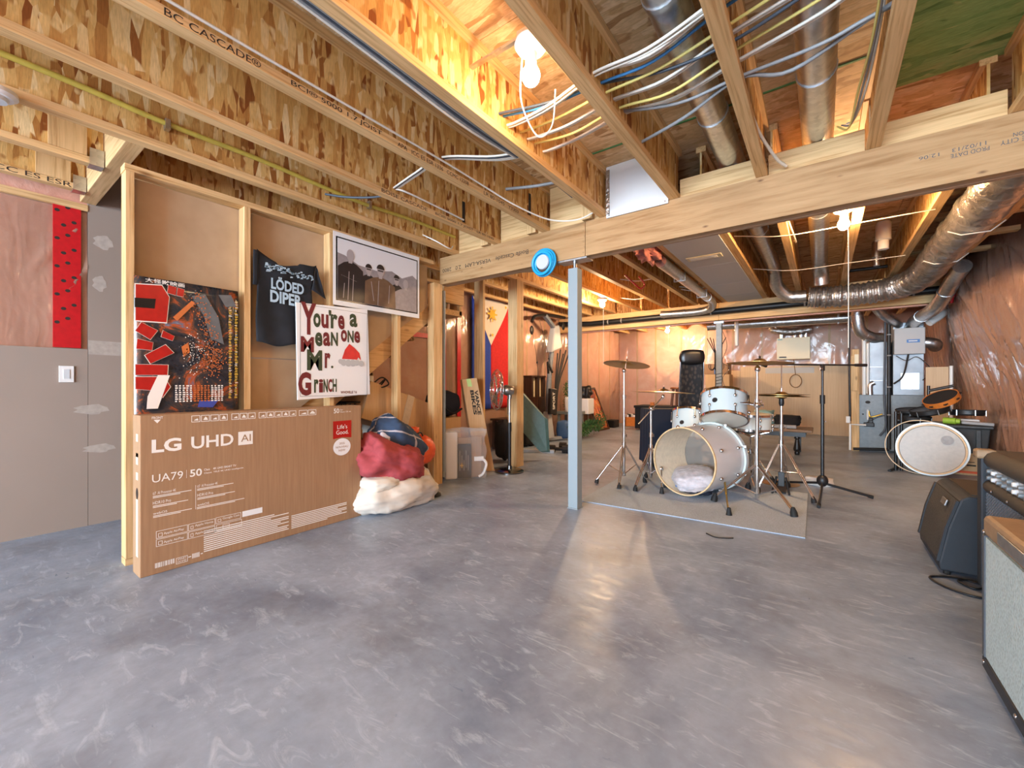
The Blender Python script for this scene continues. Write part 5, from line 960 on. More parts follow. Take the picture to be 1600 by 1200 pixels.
# low ride on a boom stand
s2 = thing('cymbal_stand', 'chrome boom stand with low wide cymbal left of bass drum', 'cymbal stand', (-1.377, 4.205, 0))
stand_tubes(s2, -1.377, 4.205, 0, [(0.06, 0.50, 0.0125), (0.48, 0.75, 0.0105)])
tripod(s2, (-1.377, 4.205), 0.36, [(-1.39, 3.80), (-1.20, 4.10), (-1.50, 4.42)], 0.10)
MB().tube([(-1.477, 4.13, 0.600), (-1.279, 4.277, 0.872)], 0.007, 8).build('boom_arm', 'chrome', s2, world=True, smooth=60); MB().ell((-1.374, 4.207, 0.755), (0.024, 0.024, 0.028), 10, 7).build('boom_clamp', 'chrome', s2, world=True, smooth=60); wing(s2, (-1.36, 4.19, 0.755), (0.9, -0.4, 0))
MB().ell((-1.279, 4.277, 0.875), (0.018, 0.018, 0.022), 10, 7).build('tilter', 'chrome', s2, world=True, smooth=60); MB().tube([(-1.279, 4.277, 0.87), (-1.272, 4.282, 0.985)], 0.005, 8).build('rod', 'chrome', s2, world=True)
cymb(s2, (-1.274, 4.281, 0.928), 0.29, tuple(Vector((0, 0, 1))+lat*0.04-tow*0.02)); MB().tube([(-1.2735, 4.281, 0.953), (-1.273, 4.282, 0.97)], 0.009, 8).build('felt', 'rubber', s2, world=True)
# right hand stand, carries the rack tom too
s3 = thing('cymbal_stand', 'thick chrome stand with wide ride cymbal carrying the rack tom', 'cymbal stand', (-0.446, 4.146, 0))
stand_tubes(s3, -0.446, 4.146, 0, [(0.02, 0.56, 0.0165), (0.54, 0.86, 0.0135), (0.84, 1.12, 0.011)])
tripod(s3, (-0.446, 4.146), 0.30, [(-0.735, 3.87), (-0.165, 3.775), (-0.56, 4.50)], 0.05, 0.011, 0.062)
MB().ell((-0.444, 4.148, 1.13), (0.024, 0.024, 0.03), 10, 7).build('tilter', 'chrome', s3, world=True, smooth=60); MB().tube([(-0.436, 4.154, 1.14), (-0.428, 4.16, 1.25)], 0.005, 8).build('rod', 'chrome', s3, world=True)
cymb(s3, (-0.429, 4.159, 1.192), 0.252, tuple(Vector((0, 0, 1))+lat*0.03-tow*0.02)); MB().tube([(-0.428, 4.16, 1.217), (-0.427, 4.16, 1.24)], 0.009, 8).build('felt', 'rubber', s3, world=True)
MB().ell((-0.446, 4.146, 0.82), (0.03, 0.03, 0.03), 10, 7).build('tom_clamp', 'chrome', s3, world=True, smooth=60); wing(s3, (-0.43, 4.13, 0.82), (0.8, 0.4, 0), 1.3)
MB().tube([(-0.446, 4.146, 0.82), (-0.52, 4.20, 0.83), (-0.585, 4.24, 0.83)], 0.011, 8).build('tom_arm', 'chrome', s3, world=True, smooth=60)
# hi-hat
hh = thing('hi_hat_stand', 'hi-hat stand with paired brass cymbals and black pedal', 'hi-hat', (-0.294, 4.508, 0))
stand_tubes(hh, -0.294, 4.508, 0, [(0.12, 0.62, 0.0145), (0.60, 0.86, 0.0115)])
MB().tube([(-0.294, 4.508, 0.86), (-0.294, 4.508, 1.17)], 0.0045, 8).build('pull_rod', 'chrome', hh, world=True)
tripod(hh, (-0.294, 4.508), 0.455, [(-0.05, 4.30), (-0.47, 4.40), (-0.26, 4.83)], 0.20)
cymb(hh, (-0.294, 4.508, 0.892), 0.215, (0, 0, -1)); cymb(hh, (-0.294, 4.508, 0.905), 0.215, (0.02, 0, 1)); MB().lathe([(0, 0.02), (0.02, 0.02), (0.022, -0.02), (0.015, -0.045), (0, -0.045)], (-0.294, 4.508, 0.845), n=14).build('cymbal_seat', 'black_plastic', hh, world=True, smooth=40); MB().tube([(-0.294, 4.508, 0.925), (-0.294, 4.508, 0.965)], 0.011, 10).build('clutch', 'chrome', hh, world=True)
MB().obox((-0.294, 4.508, 0.14), (0.05, 0.04, 0.13)).bar((-0.33, 4.50, 0.16), (-0.36, 4.44, 0.015), 0.016, 0.016).bar((-0.26, 4.50, 0.16), (-0.23, 4.44, 0.015), 0.016, 0.016).build('pedal_yoke', 'black_plastic', hh, world=True, bevel=0.004); MB().obox((-0.30, 4.62, 0.035), (0.085, 0.26, 0.012), (0.12, 0, 0)).build('foot_plate', 'black_metal', hh, world=True)
# bass drum
bd_ = thing('bass_drum', 'silver bass drum without front head, maple inside, on rug', 'bass drum', (-0.906, 4.118, RZ))
ax_ = Vector((0.307, 0.948, 0)).normalized(); Fc = Vector((-0.986, 3.872, 0.318)); R_ = 0.300; Lb = 0.50
MB().lathe([(R_, 0.0), (R_, Lb), (R_-0.008, Lb), (R_-0.008, 0.0)], Fc, ax_, 64, True).build('shell', 'drum_silver', bd_, world=True, smooth=40)
MB().lathe([(R_-0.009, 0.003), (R_-0.009, Lb-0.002)], Fc, ax_, 64).build('shell_lining', 'lining', bd_, world=True, smooth=60)
MB().lathe([(R_+0.001, -0.004), (R_+0.001, 0.012), (R_-0.010, 0.012), (R_-0.010, -0.004)], Fc, ax_, 64, True).build('front_edge', 'maple', bd_, world=True, smooth=40)
MB().lathe([(R_+0.003, Lb-0.03), (R_+0.020, Lb-0.03), (R_+0.020, Lb+0.012), (R_+0.003, Lb+0.012)], Fc, ax_, 64, True).build('back_hoop', 'drum_white', bd_, world=True, smooth=40)
MB().lathe([(0.0, Lb-0.004), (R_-0.012, Lb-0.004)], Fc, ax_, 64).build('back_head', 'head_film', bd_, world=True)
u1 = Vector((0, 0, 1)); u2 = ax_.cross(u1).normalized()
for k in range(8):
    a = 2*PI*(k+0.5)/8; d = u1*math.cos(a)+u2*math.sin(a)
    for l_ in (0.11, Lb-0.11):
        p = Fc+ax_*l_+d*(R_+0.010); MB().ell(tuple(p), (0.017, 0.017, 0.017), 10, 7).build('lug', 'chrome', bd_, world=True, smooth=60)
    p = Fc+ax_*(Lb-0.012)+d*(R_+0.024); MB().obox(tuple(p), (0.022, 0.03, 0.02)).tube([Fc+ax_*(Lb-0.11)+d*(R_+0.014), p], 0.003, 5).build('claw', 'chrome', bd_, world=True, bevel=0.003)
for sp, ft in (((-0.720, 4.215, 0.20), (-0.565, 3.53, 0.0)), ((-1.22, 4.02, 0.20), (-1.165, 3.86, 0.0))):
    sp, ft = Vector(sp), Vector(ft); q = sp.lerp(ft, 0.93); sg2 = MB().tube([sp, sp.lerp(ft, 0.55)], 0.009, 8).tube([sp.lerp(ft, 0.5), q], 0.0065, 8).build('spur', 'brass' if ft.x > -1 else 'chrome', bd_, world=True, smooth=60)
    MB().ell(tuple(sp), (0.022, 0.022, 0.026), 10, 7).build('spur_bracket', 'chrome', bd_, world=True, smooth=60); MB().lathe([(0, 0), (0.022, 0), (0.016, 0.03), (0.012, 0.055), (0, 0.06)], (ft.x, ft.y, RZ), n=10).build('rubber_foot', 'rubber', sg2, world=True, smooth=40)
vh = MB()
for dy_, dz_ in ((0, 0), (0.02, 0.014), (-0.02, 0.014), (0, 0.03)):
    d = (u2*-1).normalized(); p = Fc+ax_*(0.14+dy_)-u2*(R_-0.0115)*-1*-1+u1*(0.0+dz_); vh.ell(tuple(Fc+ax_*(0.20+dy_)+u2*(R_-0.013)+u1*(-0.02+dz_)), (0.006, 0.006, 0.006), 8, 6)
vh.build('screw_heads', 'ink', bd_, world=True)
tag(blob((-0.93, 4.05, 0.145), (0.18, 0.20, 0.085), 61, 0.05, 60, 36, rot=(0.15, -0.1, 0.3), power=0.3, fold=0.08).build('pillow', 'pillow_case', smooth=180), 'pale grey pillow stuffed inside the bass drum', 'pillow')
tag(blob((-0.90, 3.97, 0.055), (0.13, 0.07, 0.032), 62, 0.1, 20, 12, power=0.3).build('folded_cloth', 'navy', smooth=180), 'dark folded cloth under the pillow inside the bass drum', 'cloth'); tag(MB().obox((-1.02, 3.94, 0.085), (0.09, 0.05, 0.03), (0.2, 0.1, 0.2)).build('blue_pouch', 'label_blue', bevel=0.01), 'small blue pouch at the bass drum mouth', 'pouch')
# kick pedal
kp = thing('kick_pedal', 'chrome kick pedal behind the bass drum', 'pedal', (-0.78, 4.48, RZ)); MB().obox((0, 0.16, 0.03), (0.08, 0.28, 0.01), (0.14, 0, 0)).build('foot_board', 'steel', kp); MB().bar((-0.06, 0, 0), (-0.06, 0, 0.2), 0.02, 0.02).bar((0.06, 0, 0), (0.06, 0, 0.2), 0.02, 0.02).bar((-0.06, 0, 0.2), (0.06, 0, 0.2), 0.02, 0.02).build('post', 'chrome', kp); MB().tube([(0, 0, 0.2), (0, 0.06, 0.36)], 0.006, 6).ell((0, 0.06, 0.36), (0.025, 0.03, 0.025), 10, 7).build('beater', 'foam_white', kp, smooth=50)
# toms and snare
def drum(name, label, c, R, h, axis, mat='drum_white', nl=6, badge=True):
    a = Vector(axis).normalized(); t_ = thing(name, label, 'drum', tuple(Vector(c))); c = Vector(c)
    MB().lathe([(R, -h/2), (R, h/2)], c, a, 40).build('shell', mat, t_, world=True, smooth=60)
    for s_ in (-1, 1):
        MB().lathe([(R+0.002, s_*(h/2-0.012)), (R+0.012, s_*(h/2-0.012)), (R+0.012, s_*(h/2+0.012)), (R-0.002, s_*(h/2+0.012))][::s_], c, a, 40, True).build('hoop', 'chrome', t_, world=True, smooth=40)
        MB().lathe([(0, s_*(h/2+0.002)), (R+0.001, s_*(h/2+0.002))][::-s_], c, a, 40).build('head', 'drumhead', t_, world=True)
    u = a.orthogonal().normalized(); w = a.cross(u)
    for k in range(nl):
        an = 2*PI*k/nl+0.3; d = u*math.cos(an)+w*math.sin(an)
        for s_ in (-1, 1): MB().ell(tuple(c+d*(R+0.012)+a*s_*h*0.2), (0.013, 0.013, 0.018), 8, 6).tube([c+d*(R+0.016)+a*s_*h*0.2, c+d*(R+0.014)+a*s_*(h/2+0.01)], 0.0035, 5).build('lug', 'chrome', t_, world=True, smooth=60)
    if badge:
        d = (Vector((0, 0, 1.0))-c); d.z = 0; d.normalize(); d = (d-a*d.dot(a)).normalized(); e = a.cross(d).normalized(); d2 = (d*0.92-e*0.38).normalized(); MB().lathe([(0, 0.004), (0.022, 0.004), (0.024, 0)], c+d2*(R-0.0005), d2, 16).build('badge', 'ink', t_, world=True)
    return t_
aw = Vector((-0.168, 0.986, 0)); tomax = Vector((0, 0, 0.9))+aw*0.44
drum('rack_tom', 'white rack tom tilted above the bass drum', (-0.742, 4.363, 0.775), 0.195, 0.235, tomax)
drum('snare_drum', 'pale snare drum on stand behind the rack tom', (-0.61, 5.10, 0.60), 0.19, 0.15, (0.03, -0.02, 1))
sn_ = thing('snare_stand', 'small chrome tripod under the snare drum', 'drum stand', (-0.61, 5.10, 0)); MB().tube([(-0.61, 5.10, 0.1), (-0.61, 5.10, 0.45)], 0.011, 8).build('tube', 'chrome', sn_, world=True); tripod(sn_, (-0.61, 5.10), 0.28, [(-0.40, 5.0), (-0.80, 4.98), (-0.62, 5.36)], 0.10, 0.008)
for k in range(3): MB().tube([(-0.61, 5.10, 0.44), (-0.61+0.17*math.cos(k*2.1), 5.10+0.17*math.sin(k*2.1), 0.50)], 0.008, 7).build('basket_arm', 'chrome', sn_, world=True)
ft = drum('floor_tom', 'white floor tom standing behind the bass drum by navy cloth', (-1.20, 4.92, 0.52), 0.165, 0.34, Vector((0, 0, 0.9))+aw*0.40, nl=6)
for dx_, dy_ in ((-0.15, -0.1), (0.16, -0.08), (0.0, 0.24)): MB().tube([(-1.20+dx_, 4.92+dy_, 0.45), (-1.20+dx_*1.1, 4.92+dy_*1.1, 0.012)], 0.006, 6).build('leg', 'chrome', ft, world=True)
# bits on the floor behind the kit
tag(MB().lathe([(0.006, 0.03), (0.03, 0.03), (0.05, 0.012), (0.17, 0.002), (0.17, 0.0), (0.05, 0.010), (0.006, 0.028)], (-0.34, 5.0, 0.001), n=36).build('spare_cymbal', 'cymbal', smooth=60), 'spare cymbal lying flat on the floor behind hi-hat', 'cymbal')
tag(blob((-0.02, 5.12, 0.04), (0.11, 0.05, 0.04), 71, 0.08, 18, 12, zmin=0.0).build('shoe', 'sneaker', smooth=180), 'off-white shoe lying on the floor behind the microphone stand', 'shoe')
tag(MB().tube(curve([(-0.62, 3.02, 0.004), (-0.56, 2.98, 0.004), (-0.50, 3.00, 0.004), (-0.46, 3.03, 0.004)]), 0.004, 5).build('wire_scrap', 'ink'), 'short dark wire scrap on the bare concrete before rug', 'wire')
# microphone stand
mc = thing('microphone_stand', 'black boom microphone stand with horizontal arm and tripod feet', 'microphone stand', (0.005, 4.75, 0)); mx, my = 0.005, 4.75
MB().tube([(mx, my, 0.10), (mx, my, 0.86)], 0.0145, 12).build('lower_tube', 'black_metal', mc, world=True, smooth=60); MB().tube([(mx, my, 0.86), (mx, my, 1.15)], 0.010, 12).build('upper_tube', 'black_metal', mc, world=True, smooth=60); MB().tube([(mx, my, 0.82), (mx, my, 0.90)], 0.021, 12).build('height_clutch', 'black_plastic', mc, world=True, smooth=60)
MB().ell((mx, my, 0.12), (0.045, 0.045, 0.055), 14, 10).build('hub', 'black_plastic', mc, world=True, smooth=60)
for fx_, fy_ in ((-0.02, 4.17), (0.36, 4.80), (-0.42, 4.95)):
    lg = MB().tube([(mx, my, 0.10), (mx+(fx_-mx)*0.93, my+(fy_-my)*0.93, 0.022)], 0.011, 8).build('leg', 'black_metal', mc, world=True, smooth=60); MB().tube([(mx+(fx_-mx)*0.9, my+(fy_-my)*0.9, 0.022), (fx_, fy_, 0.014)], 0.014, 8).build('rubber_foot', 'rubber', lg, world=True, smooth=50)
MB().obox((mx, my, 1.15), (0.03, 0.03, 0.06), (0, 0, 0.6)).build('boom_joint', 'black_plastic', mc, world=True, bevel=0.005); MB().tube([(mx+lat.x*-0.55, my+lat.y*-0.55, 1.180), (mx+lat.x*0.30, my+lat.y*0.30, 1.172)], 0.0085, 10).build('boom_arm', 'black_metal', mc, world=True, smooth=60); MB().tube([(mx+lat.x*0.30, my+lat.y*0.30, 1.172), (mx+lat.x*0.40, my+lat.y*0.40, 1.171)], 0.014, 10).build('counterweight', 'black_metal', mc, world=True, smooth=60)
MB().obox((mx-lat.x*0.53, my-lat.y*0.53, 1.172), (0.05, 0.03, 0.03), (0, 0.4, 0.6)).build('microphone_clip', 'black_plastic', mc, world=True, bevel=0.006); wing(mc, (mx, my-0.02, 1.14), (-0.5, -0.6, 0)); wing(mc, (mx+0.012, my, 0.66), (0.8, -0.6, 0), 0.6)

# ================================================================ furniture behind the kit
bt = thing('low_bench', 'low wooden bench with dark turned legs by the back', 'bench', (-0.10, 7.05, 0))
MB().box(-1.25, 0.0, 0.0, 0.55, 0.325, 0.365).build('bench_top', 'bench_top', bt, bevel=0.006); MB().box(-1.18, -0.08, 0.05, 0.08, 0.26, 0.325).box(-1.18, -0.08, 0.47, 0.50, 0.26, 0.325).build('apron', 'black_metal', bt)
for x in (-0.18, -1.08):
    MB().lathe([(0, 0), (0.026, 0), (0.034, 0.03), (0.028, 0.05), (0.042, 0.06), (0.045, 0.09), (0.028, 0.18), (0.022, 0.22), (0.036, 0.235), (0.03, 0.26), (0.036, 0.325), (0, 0.325)], (x, 0.09, 0), n=16).build('leg', 'black_metal', bt, smooth=50); MB().box(x-0.035, x+0.035, 0.42, 0.49, 0, 0.325).build('leg', 'black_metal', bt)
tag(MB().obox((-0.52, 7.22, 0.393), (0.46, 0.24, 0.05), (0, 0, 0.05)).build('keyboard_case', 'cable_grey', bevel=0.008), 'flat grey case lying on the low bench', 'case')
tag(blob((-0.40, 7.28, 0.475), (0.15, 0.11, 0.07), 81, 0.12, 20, 12).build('black_cloth', 'black_fabric', smooth=180), 'bunched black cloth on the flat grey case', 'cloth'); tag(blob((-0.70, 7.30, 0.50), (0.13, 0.10, 0.10), 82, 0.15, 20, 12).build('shopping_bag', 'box_teal', smooth=180), 'pale teal bag on the flat grey case', 'bag')
ch = thing('office_chair', 'black high back office chair with leather headrest and mesh back', 'chair', (-1.44, 6.08, 0), math.radians(24))
MB().grid(lambda u, v: (-0.145+0.29*u+0.0*v, 0.03*math.sin(u*PI)+0.10*math.cos(v*PI*0.9)*0.6, 0.50+0.80*v), 10, 14).build('backrest', 'mesh_black', ch, smooth=180, solid=0.02)
blob((0.0, -0.055, 1.365), (0.165, 0.045, 0.105), 83, 0.02, 24, 14, power=0.5).build('headrest', 'black_leather', ch, smooth=180); blob((0.0, -0.22, 0.46), (0.23, 0.23, 0.05), 84, 0.02, 24, 12, power=0.5).build('seat', 'black_leather', ch, smooth=180)
for s_ in (-1, 1): MB().tube(curve([(s_*0.15, 0.05, 0.5), (s_*0.152, 0.03, 0.8), (s_*0.15, -0.05, 1.2), (s_*0.145, -0.06, 1.38)]), 0.008, 8).build('side_rail', 'steel', ch, smooth=60); MB().tube([(s_*0.26, -0.30, 0.66), (s_*0.26, -0.05, 0.66), (s_*0.24, 0.0, 0.46)], 0.015, 8).build('armrest', 'black_plastic', ch, smooth=60)
MB().tube([(0, -0.2, 0.12), (0, -0.2, 0.43)], 0.025, 10).build('gas_lift', 'black_metal', ch, smooth=60)
for k in range(5):
    a = k*2*PI/5+0.3; e = (0.28*math.cos(a), -0.2+0.28*math.sin(a)); lg = MB().bar((0, -0.2, 0.12), (e[0], e[1], 0.075), 0.035, 0.03).build('base_leg', 'black_plastic', ch); MB().lathe([(0, -0.018), (0.028, -0.018), (0.028, 0.018), (0, 0.018)], (e[0], e[1], 0.028), (-math.sin(a), math.cos(a), 0), 12).build('caster', 'black_plastic', lg, smooth=40)
ct = thing('covered_table', 'table covered by a navy cloth behind the bass drum', 'table', (-1.42, 5.17, 0), math.radians(36))
MB().box(-0.30, 0.30, -0.02, 0.26, 0.02, 0.69).build('table_body', 'black_metal', ct); b = MB(); N = 60
ring = [(-0.31, -0.03), (0.31, -0.03), (0.31, 0.27), (-0.31, 0.27)]
per = []
for i in range(4):
    p, q = Vector(ring[i]), Vector(ring[(i+1) % 4]); per += [p.lerp(q, k/15) for k in range(15)]
vs_ = []
for j, z in enumerate((0.70, 0.68, 0.45, 0.22, 0.05)):
    for k, p in enumerate(per): r_ = 1+0.0+(0.05*j/4)*(1+0.8*math.sin(k*1.26)); vs_.append((p.x*r_, 0.12+(p.y-0.12)*r_, z+(0.006*math.sin(k) if j == 4 else 0)))
b.add(vs_, [(j*N+k, (j+1)*N+k, (j+1)*N+(k+1) % N, j*N+(k+1) % N) for j in range(4) for k in range(N)] + [tuple(range(N))]); b.build('table_cloth', 'navy', ct, smooth=50)
bt2 = thing('storage_chest', 'long black chest against the back wall', 'chest', (-2.75, 9.2, 0)); MB().box(-0.55, 0.75, -0.2, 0.35, 0.03, 0.48).build('body', 'black_fabric', bt2, bevel=0.01); MB().box(-0.57, 0.77, -0.22, 0.37, 0.48, 0.53).build('lid', 'black_fabric', bt2, bevel=0.01)
stl = thing('wood_stool', 'brown wooden stool standing on the black chest', 'stool', (-2.45, 9.25, 0.53)); MB().lathe([(0, 0.36), (0.16, 0.36), (0.165, 0.38), (0.15, 0.40), (0, 0.40)], n=24).build('seat', 'brown_wood', stl, smooth=40)
for a in (0.5, 2.07, 3.64, 5.21): MB().bar((0.10*math.cos(a), 0.10*math.sin(a), 0.36), (0.14*math.cos(a), 0.14*math.sin(a), 0), 0.05, 0.04).build('leg', 'brown_wood', stl)
cr = thing('record_crate', 'orange wooden crate packed with records on the floor', 'crate', (-3.64, 9.75, 0), 0.64); MB().box(-0.18, 0.18, -0.14, -0.12, 0.005, 0.22).box(-0.18, 0.18, 0.12, 0.14, 0.005, 0.22).box(-0.18, -0.16, -0.12, 0.12, 0.005, 0.22).box(0.16, 0.18, -0.12, 0.12, 0.005, 0.22).box(-0.16, 0.16, -0.12, 0.12, 0.005, 0.02).build('crate_body', 'crate_orange', cr)
for k in range(6): MB().box(-0.15+k*0.05, -0.115+k*0.05, -0.115, 0.11, 0.021, 0.27+0.012*(k % 3)).build('record', ('foam_white', 'ink', 'cream_cloth')[k % 3], cr)
tag(MB().box(-4.0, -3.80, 9.05, 9.35, 0, 0.17).build('black_case', 'black_fabric', bevel=0.01), 'small black case on the floor beside the record crate', 'case')
tag(MB().obox((-2.95, 9.1, 0.57), (0.08, 0.06, 0.07)).build('small_box', 'crate_orange', bevel=0.003), 'tiny orange box on the black chest', 'box')
for k, (z0, z1, x0, x1) in enumerate(((0, 0.50, -2.02, -1.50), (0.505, 0.92, -2.0, -1.5), (0.925, 1.20, -1.98, -1.52), (1.205, 1.42, -2.0, -1.55))):
    c_ = thing('cardboard_box', ('lowest', 'second', 'third', 'topmost')[k]+' cardboard box in the stack beside the coat rack', 'box', ((x0+x1)/2, 9.75, z0), 0, 'stacked boxes at the back wall'); w_ = (x1-x0)/2
    MB().box(-w_, w_, -0.2, 0.2, 0.0, z1-z0).build('carton', 'cardboard' if k % 2 else 'cardboard_light', c_, bevel=0.004); MB().box(-0.03, 0.03, -0.202, -0.2005, 0, z1-z0).build('tape', ('card_white_tape', 'label_blue', 'purple', 'label_blue')[k], c_)
cr2 = thing('coat_rack', 'black metal coat rack with splayed hooks', 'coat rack', (-1.47, 7.95, 0)); MB().tube([(0, 0, 0.02), (0, 0, 1.55)], 0.018, 10).build('pole', 'black_metal', cr2, smooth=60); MB().lathe([(0, 0), (0.16, 0), (0.15, 0.02), (0.02, 0.04), (0, 0.04)], n=24).build('base', 'black_metal', cr2, smooth=40); MB().tube([(0, 0, 1.30), (0, 0, 1.56)], 0.032, 10).build('sleeve', 'black_plastic', cr2, smooth=50)
for k in range(6):
    a = k*PI/3; MB().tube([(0.02*math.cos(a), 0.02*math.sin(a), 1.53), (0.15*math.cos(a), 0.15*math.sin(a), 1.80)], 0.008, 6).build('hook', 'black_metal', cr2); MB().tube(curve([(0.02*math.cos(a+.5), 0.02*math.sin(a+.5), 1.30), (0.08*math.cos(a+.5), 0.08*math.sin(a+.5), 1.24), (0.12*math.cos(a+.5), 0.12*math.sin(a+.5), 1.28), (0.12*math.cos(a+.5), 0.12*math.sin(a+.5), 1.35)]), 0.006, 6).build('hook', 'black_metal', cr2)

# ================================================================ mechanical corner
hv = thing('air_exchanger', 'cream ventilation unit box hung on the back wall', 'ventilation unit', (-0.725, 9.92, 1.49))
MB().box(0, 0.545, 0, 0.30, 0, 0.425).build('cabinet', 'hrv_cream', hv, bevel=0.006); MB().box(0.04, 0.16, -0.006, 0, 0.03, 0.055).build('nameplate', 'ink_blue', hv, bevel=0.004); MB().box(0.015, 0.09, -0.003, 0, 0.385, 0.405).build('logo', 'box_teal', hv)
for x in (0.08, 0.30, 0.40, 0.48): MB().tube([(x, 0.15, 0.425), (x, 0.15, 0.56)], 0.05 if x == 0.08 else 0.035, 12).build('duct_collar', 'galvanised', hv, smooth=60)
MB().tube(curve([(0.56, 0.15, 0.58), (0.25, 0.12, 0.55), (-0.05, 0.1, 0.60), (-0.10, 0.14, 0.66)], 8), [0.07+0.006*math.sin(i*1.9) for i in range(25)], 14).build('foil_hose', 'flex_foil', hv, smooth=80)
tag(MB().tube([(-0.426+0.10*math.cos(a), 10.225, 1.06+0.13*math.sin(a)) for a in [2*PI*k/20 for k in range(21)]], 0.008, 6, False).tube([(-0.426, 10.225, 1.19), (-0.46, 10.15, 1.50)], 0.006, 6).build('cord_loop', 'card_brown', smooth=80), 'looped brown cord hanging below the cream ventilation unit', 'cord')
tag(MB().tube([(-1.163, 8.0, 1.65), (-1.163, 8.0, 2.628)], 0.03, 12).build('pipe_stub', 'white_pvc', smooth=60), 'white plastic pipe stub hanging behind the far beam', 'pipe')
ld_ = duct('round_duct', 'long shiny round duct hung level behind the far beam', [(-1.80, 8.9, 2.13), (0.42, 8.9, 2.10)], 0.085, bands=[((-1.0, 8.9, 2.12), (1, 0, 0)), ((-0.2, 8.9, 2.108), (1, 0, 0))])
for x in (-1.63, -0.668, 0.22): MB().box(x-0.012, x+0.012, 8.808, 8.812, 2.10, 2.275).box(x-0.012, x+0.012, 8.988, 8.992, 2.10, 2.275).box(x-0.012, x+0.012, 8.81, 8.99, 2.012, 2.016).build('hanger_strap', 'steel', ld_)
fu = thing('furnace', 'grey furnace cabinet with silver plenum above at far right', 'furnace', (0.41, 8.15, 0))
MB().box(0, 0.75, 0, 0.72, 0.03, 0.84).build('cabinet', 'furnace_grey', fu, bevel=0.006); MB().box(0.01, 0.74, 0.01, 0.70, 0, 0.03).build('plinth', 'black_plastic', fu); MB().box(0.335, 0.34, -0.002, 0.0, 0.05, 0.82).build('door_seam', 'ink', fu)
MB().ell((0.14, -0.001, 0.73), (0.03, 0.004, 0.022), 12, 6).build('sight_badge', 'ink', fu); MB().ell((0.085, -0.001, 0.55), (0.012, 0.003, 0.010), 10, 6).build('sight_glass', 'ink', fu)
MB().obox((0.15, -0.03, 0.40), (0.12, 0.06, 0.06)).obox((0.17, -0.03, 0.46), (0.05, 0.05, 0.08)).build('gas_valve', 'black_plastic', fu, bevel=0.008); MB().tube(curve([(0.15, -0.02, 0.60), (0.16, -0.03, 0.52), (0.2, -0.04, 0.52), (0.3, -0.04, 0.56)]), 0.012, 8).build('gas_line', 'brass', fu, smooth=60); MB().tube([(0.14, -0.02, 0.47), (0.14, -0.02, 0.62)], 0.014, 8).build('vent_pipe', 'white_pvc', fu, smooth=60)
pm = MB().box(0.42, 0.745, 0.02, 0.60, 0.84, 1.88).build('plenum', 'plenum_metal', fu, bevel=0.004); MB().box(0.50, 0.70, 0.012, 0.02, 0.92, 1.16).build('access_panel', 'galvanised', pm, bevel=0.004)
for z in (1.05, 1.25): MB().box(0.16, 0.40, 0.038, 0.04, z, z+0.004).build('seam', 'steel', fu)
MB().box(0.16, 0.40, 0.04, 0.45, 0.84, 1.62).build('return_drop', 'plenum_metal', fu, bevel=0.004); MB().tube([(0.10, 0.02, 0.84), (0.10, 0.02, 1.70)], 0.026, 10).build('exhaust_pipe', 'white_pvc', fu, smooth=60); MB().tube(curve([(0.165, -0.02, 0.84), (0.165, -0.02, 0.98), (0.21, -0.02, 1.02)]), 0.035, 10).build('elbow', 'galvanised', fu, smooth=60); MB().tube([(0.14, -0.02, 0.86), (0.14, -0.02, 1.60)], 0.018, 10).build('intake_pipe', 'white_pvc', fu, smooth=60)
for pts_, r_ in (([(0.44, -0.10, 1.40), (0.55, -0.10, 1.33), (0.65, -0.09, 1.38), (0.74, -0.08, 1.30), (0.80, -0.08, 1.18), (0.72, -0.06, 1.05)], 0.005), ([(0.42, -0.06, 1.0), (0.52, -0.06, 1.12), (0.57, -0.10, 1.42)], 0.011), ([(0.06, -0.03, 0.38), (0.15, -0.05, 0.45), (0.26, -0.06, 0.52), (0.36, -0.10, 0.56)], 0.005)):
    MB().tube(curve(pts_), r_, 6).build('control_wire', 'ink', fu)
hm = thing('humidifier', 'grey box humidifier with blue label on the silver plenum', 'humidifier', (0.83, 8.04, 1.42)); MB().box(0, 0.32, 0, 0.125, 0, 0.37).build('housing', 'humidifier', hm, bevel=0.008); MB().box(0.13, 0.265, -0.003, 0, 0.16, 0.205).build('label_plate', 'label_blue', hm); MB().box(0.15, 0.24, -0.0042, -0.003, 0.176, 0.190).build('label_band', 'white_ink', hm)
MB().tube(curve([(0.32, 0.08, 0.16), (0.38, 0.08, 0.15), (0.43, 0.10, 0.13), (0.445, 0.2, 0.10)]), 0.075, 14).build('bypass_duct', 'galvanised', hm, smooth=60); MB().box(0.02, 0.06, 0.095, 0.10, 0.39, 0.46).build('sticker', 'orange_print', hm)
bpv = thing('condensate_pipe', 'black vertical pipe with cables strapped up the furnace front', 'pipe', (0.775, 8.05, 0)); MB().tube([(0, 0, 0.06), (0, 0, 1.96)], 0.022, 10).build('tube', 'black_plastic', bpv, smooth=60); MB().tube(curve([(-0.04, 0, 1.95), (-0.045, -0.01, 1.3), (-0.05, -0.01, 0.8), (-0.035, -0.01, 0.4), (-0.10, -0.02, 0.25)]), 0.012, 8).build('cable', 'cable_dark', bpv, smooth=60); MB().tube([(0, 0, 0.06), (-0.40, -0.05, 0.04)], 0.02, 8).build('floor_run', 'black_plastic', bpv, smooth=60)
for z in (0.55, 0.95, 1.4, 1.7): MB().tube([(0, 0, z), (0, 0, z+0.015)], 0.028, 10).build('strap', 'cable_grey', bpv)
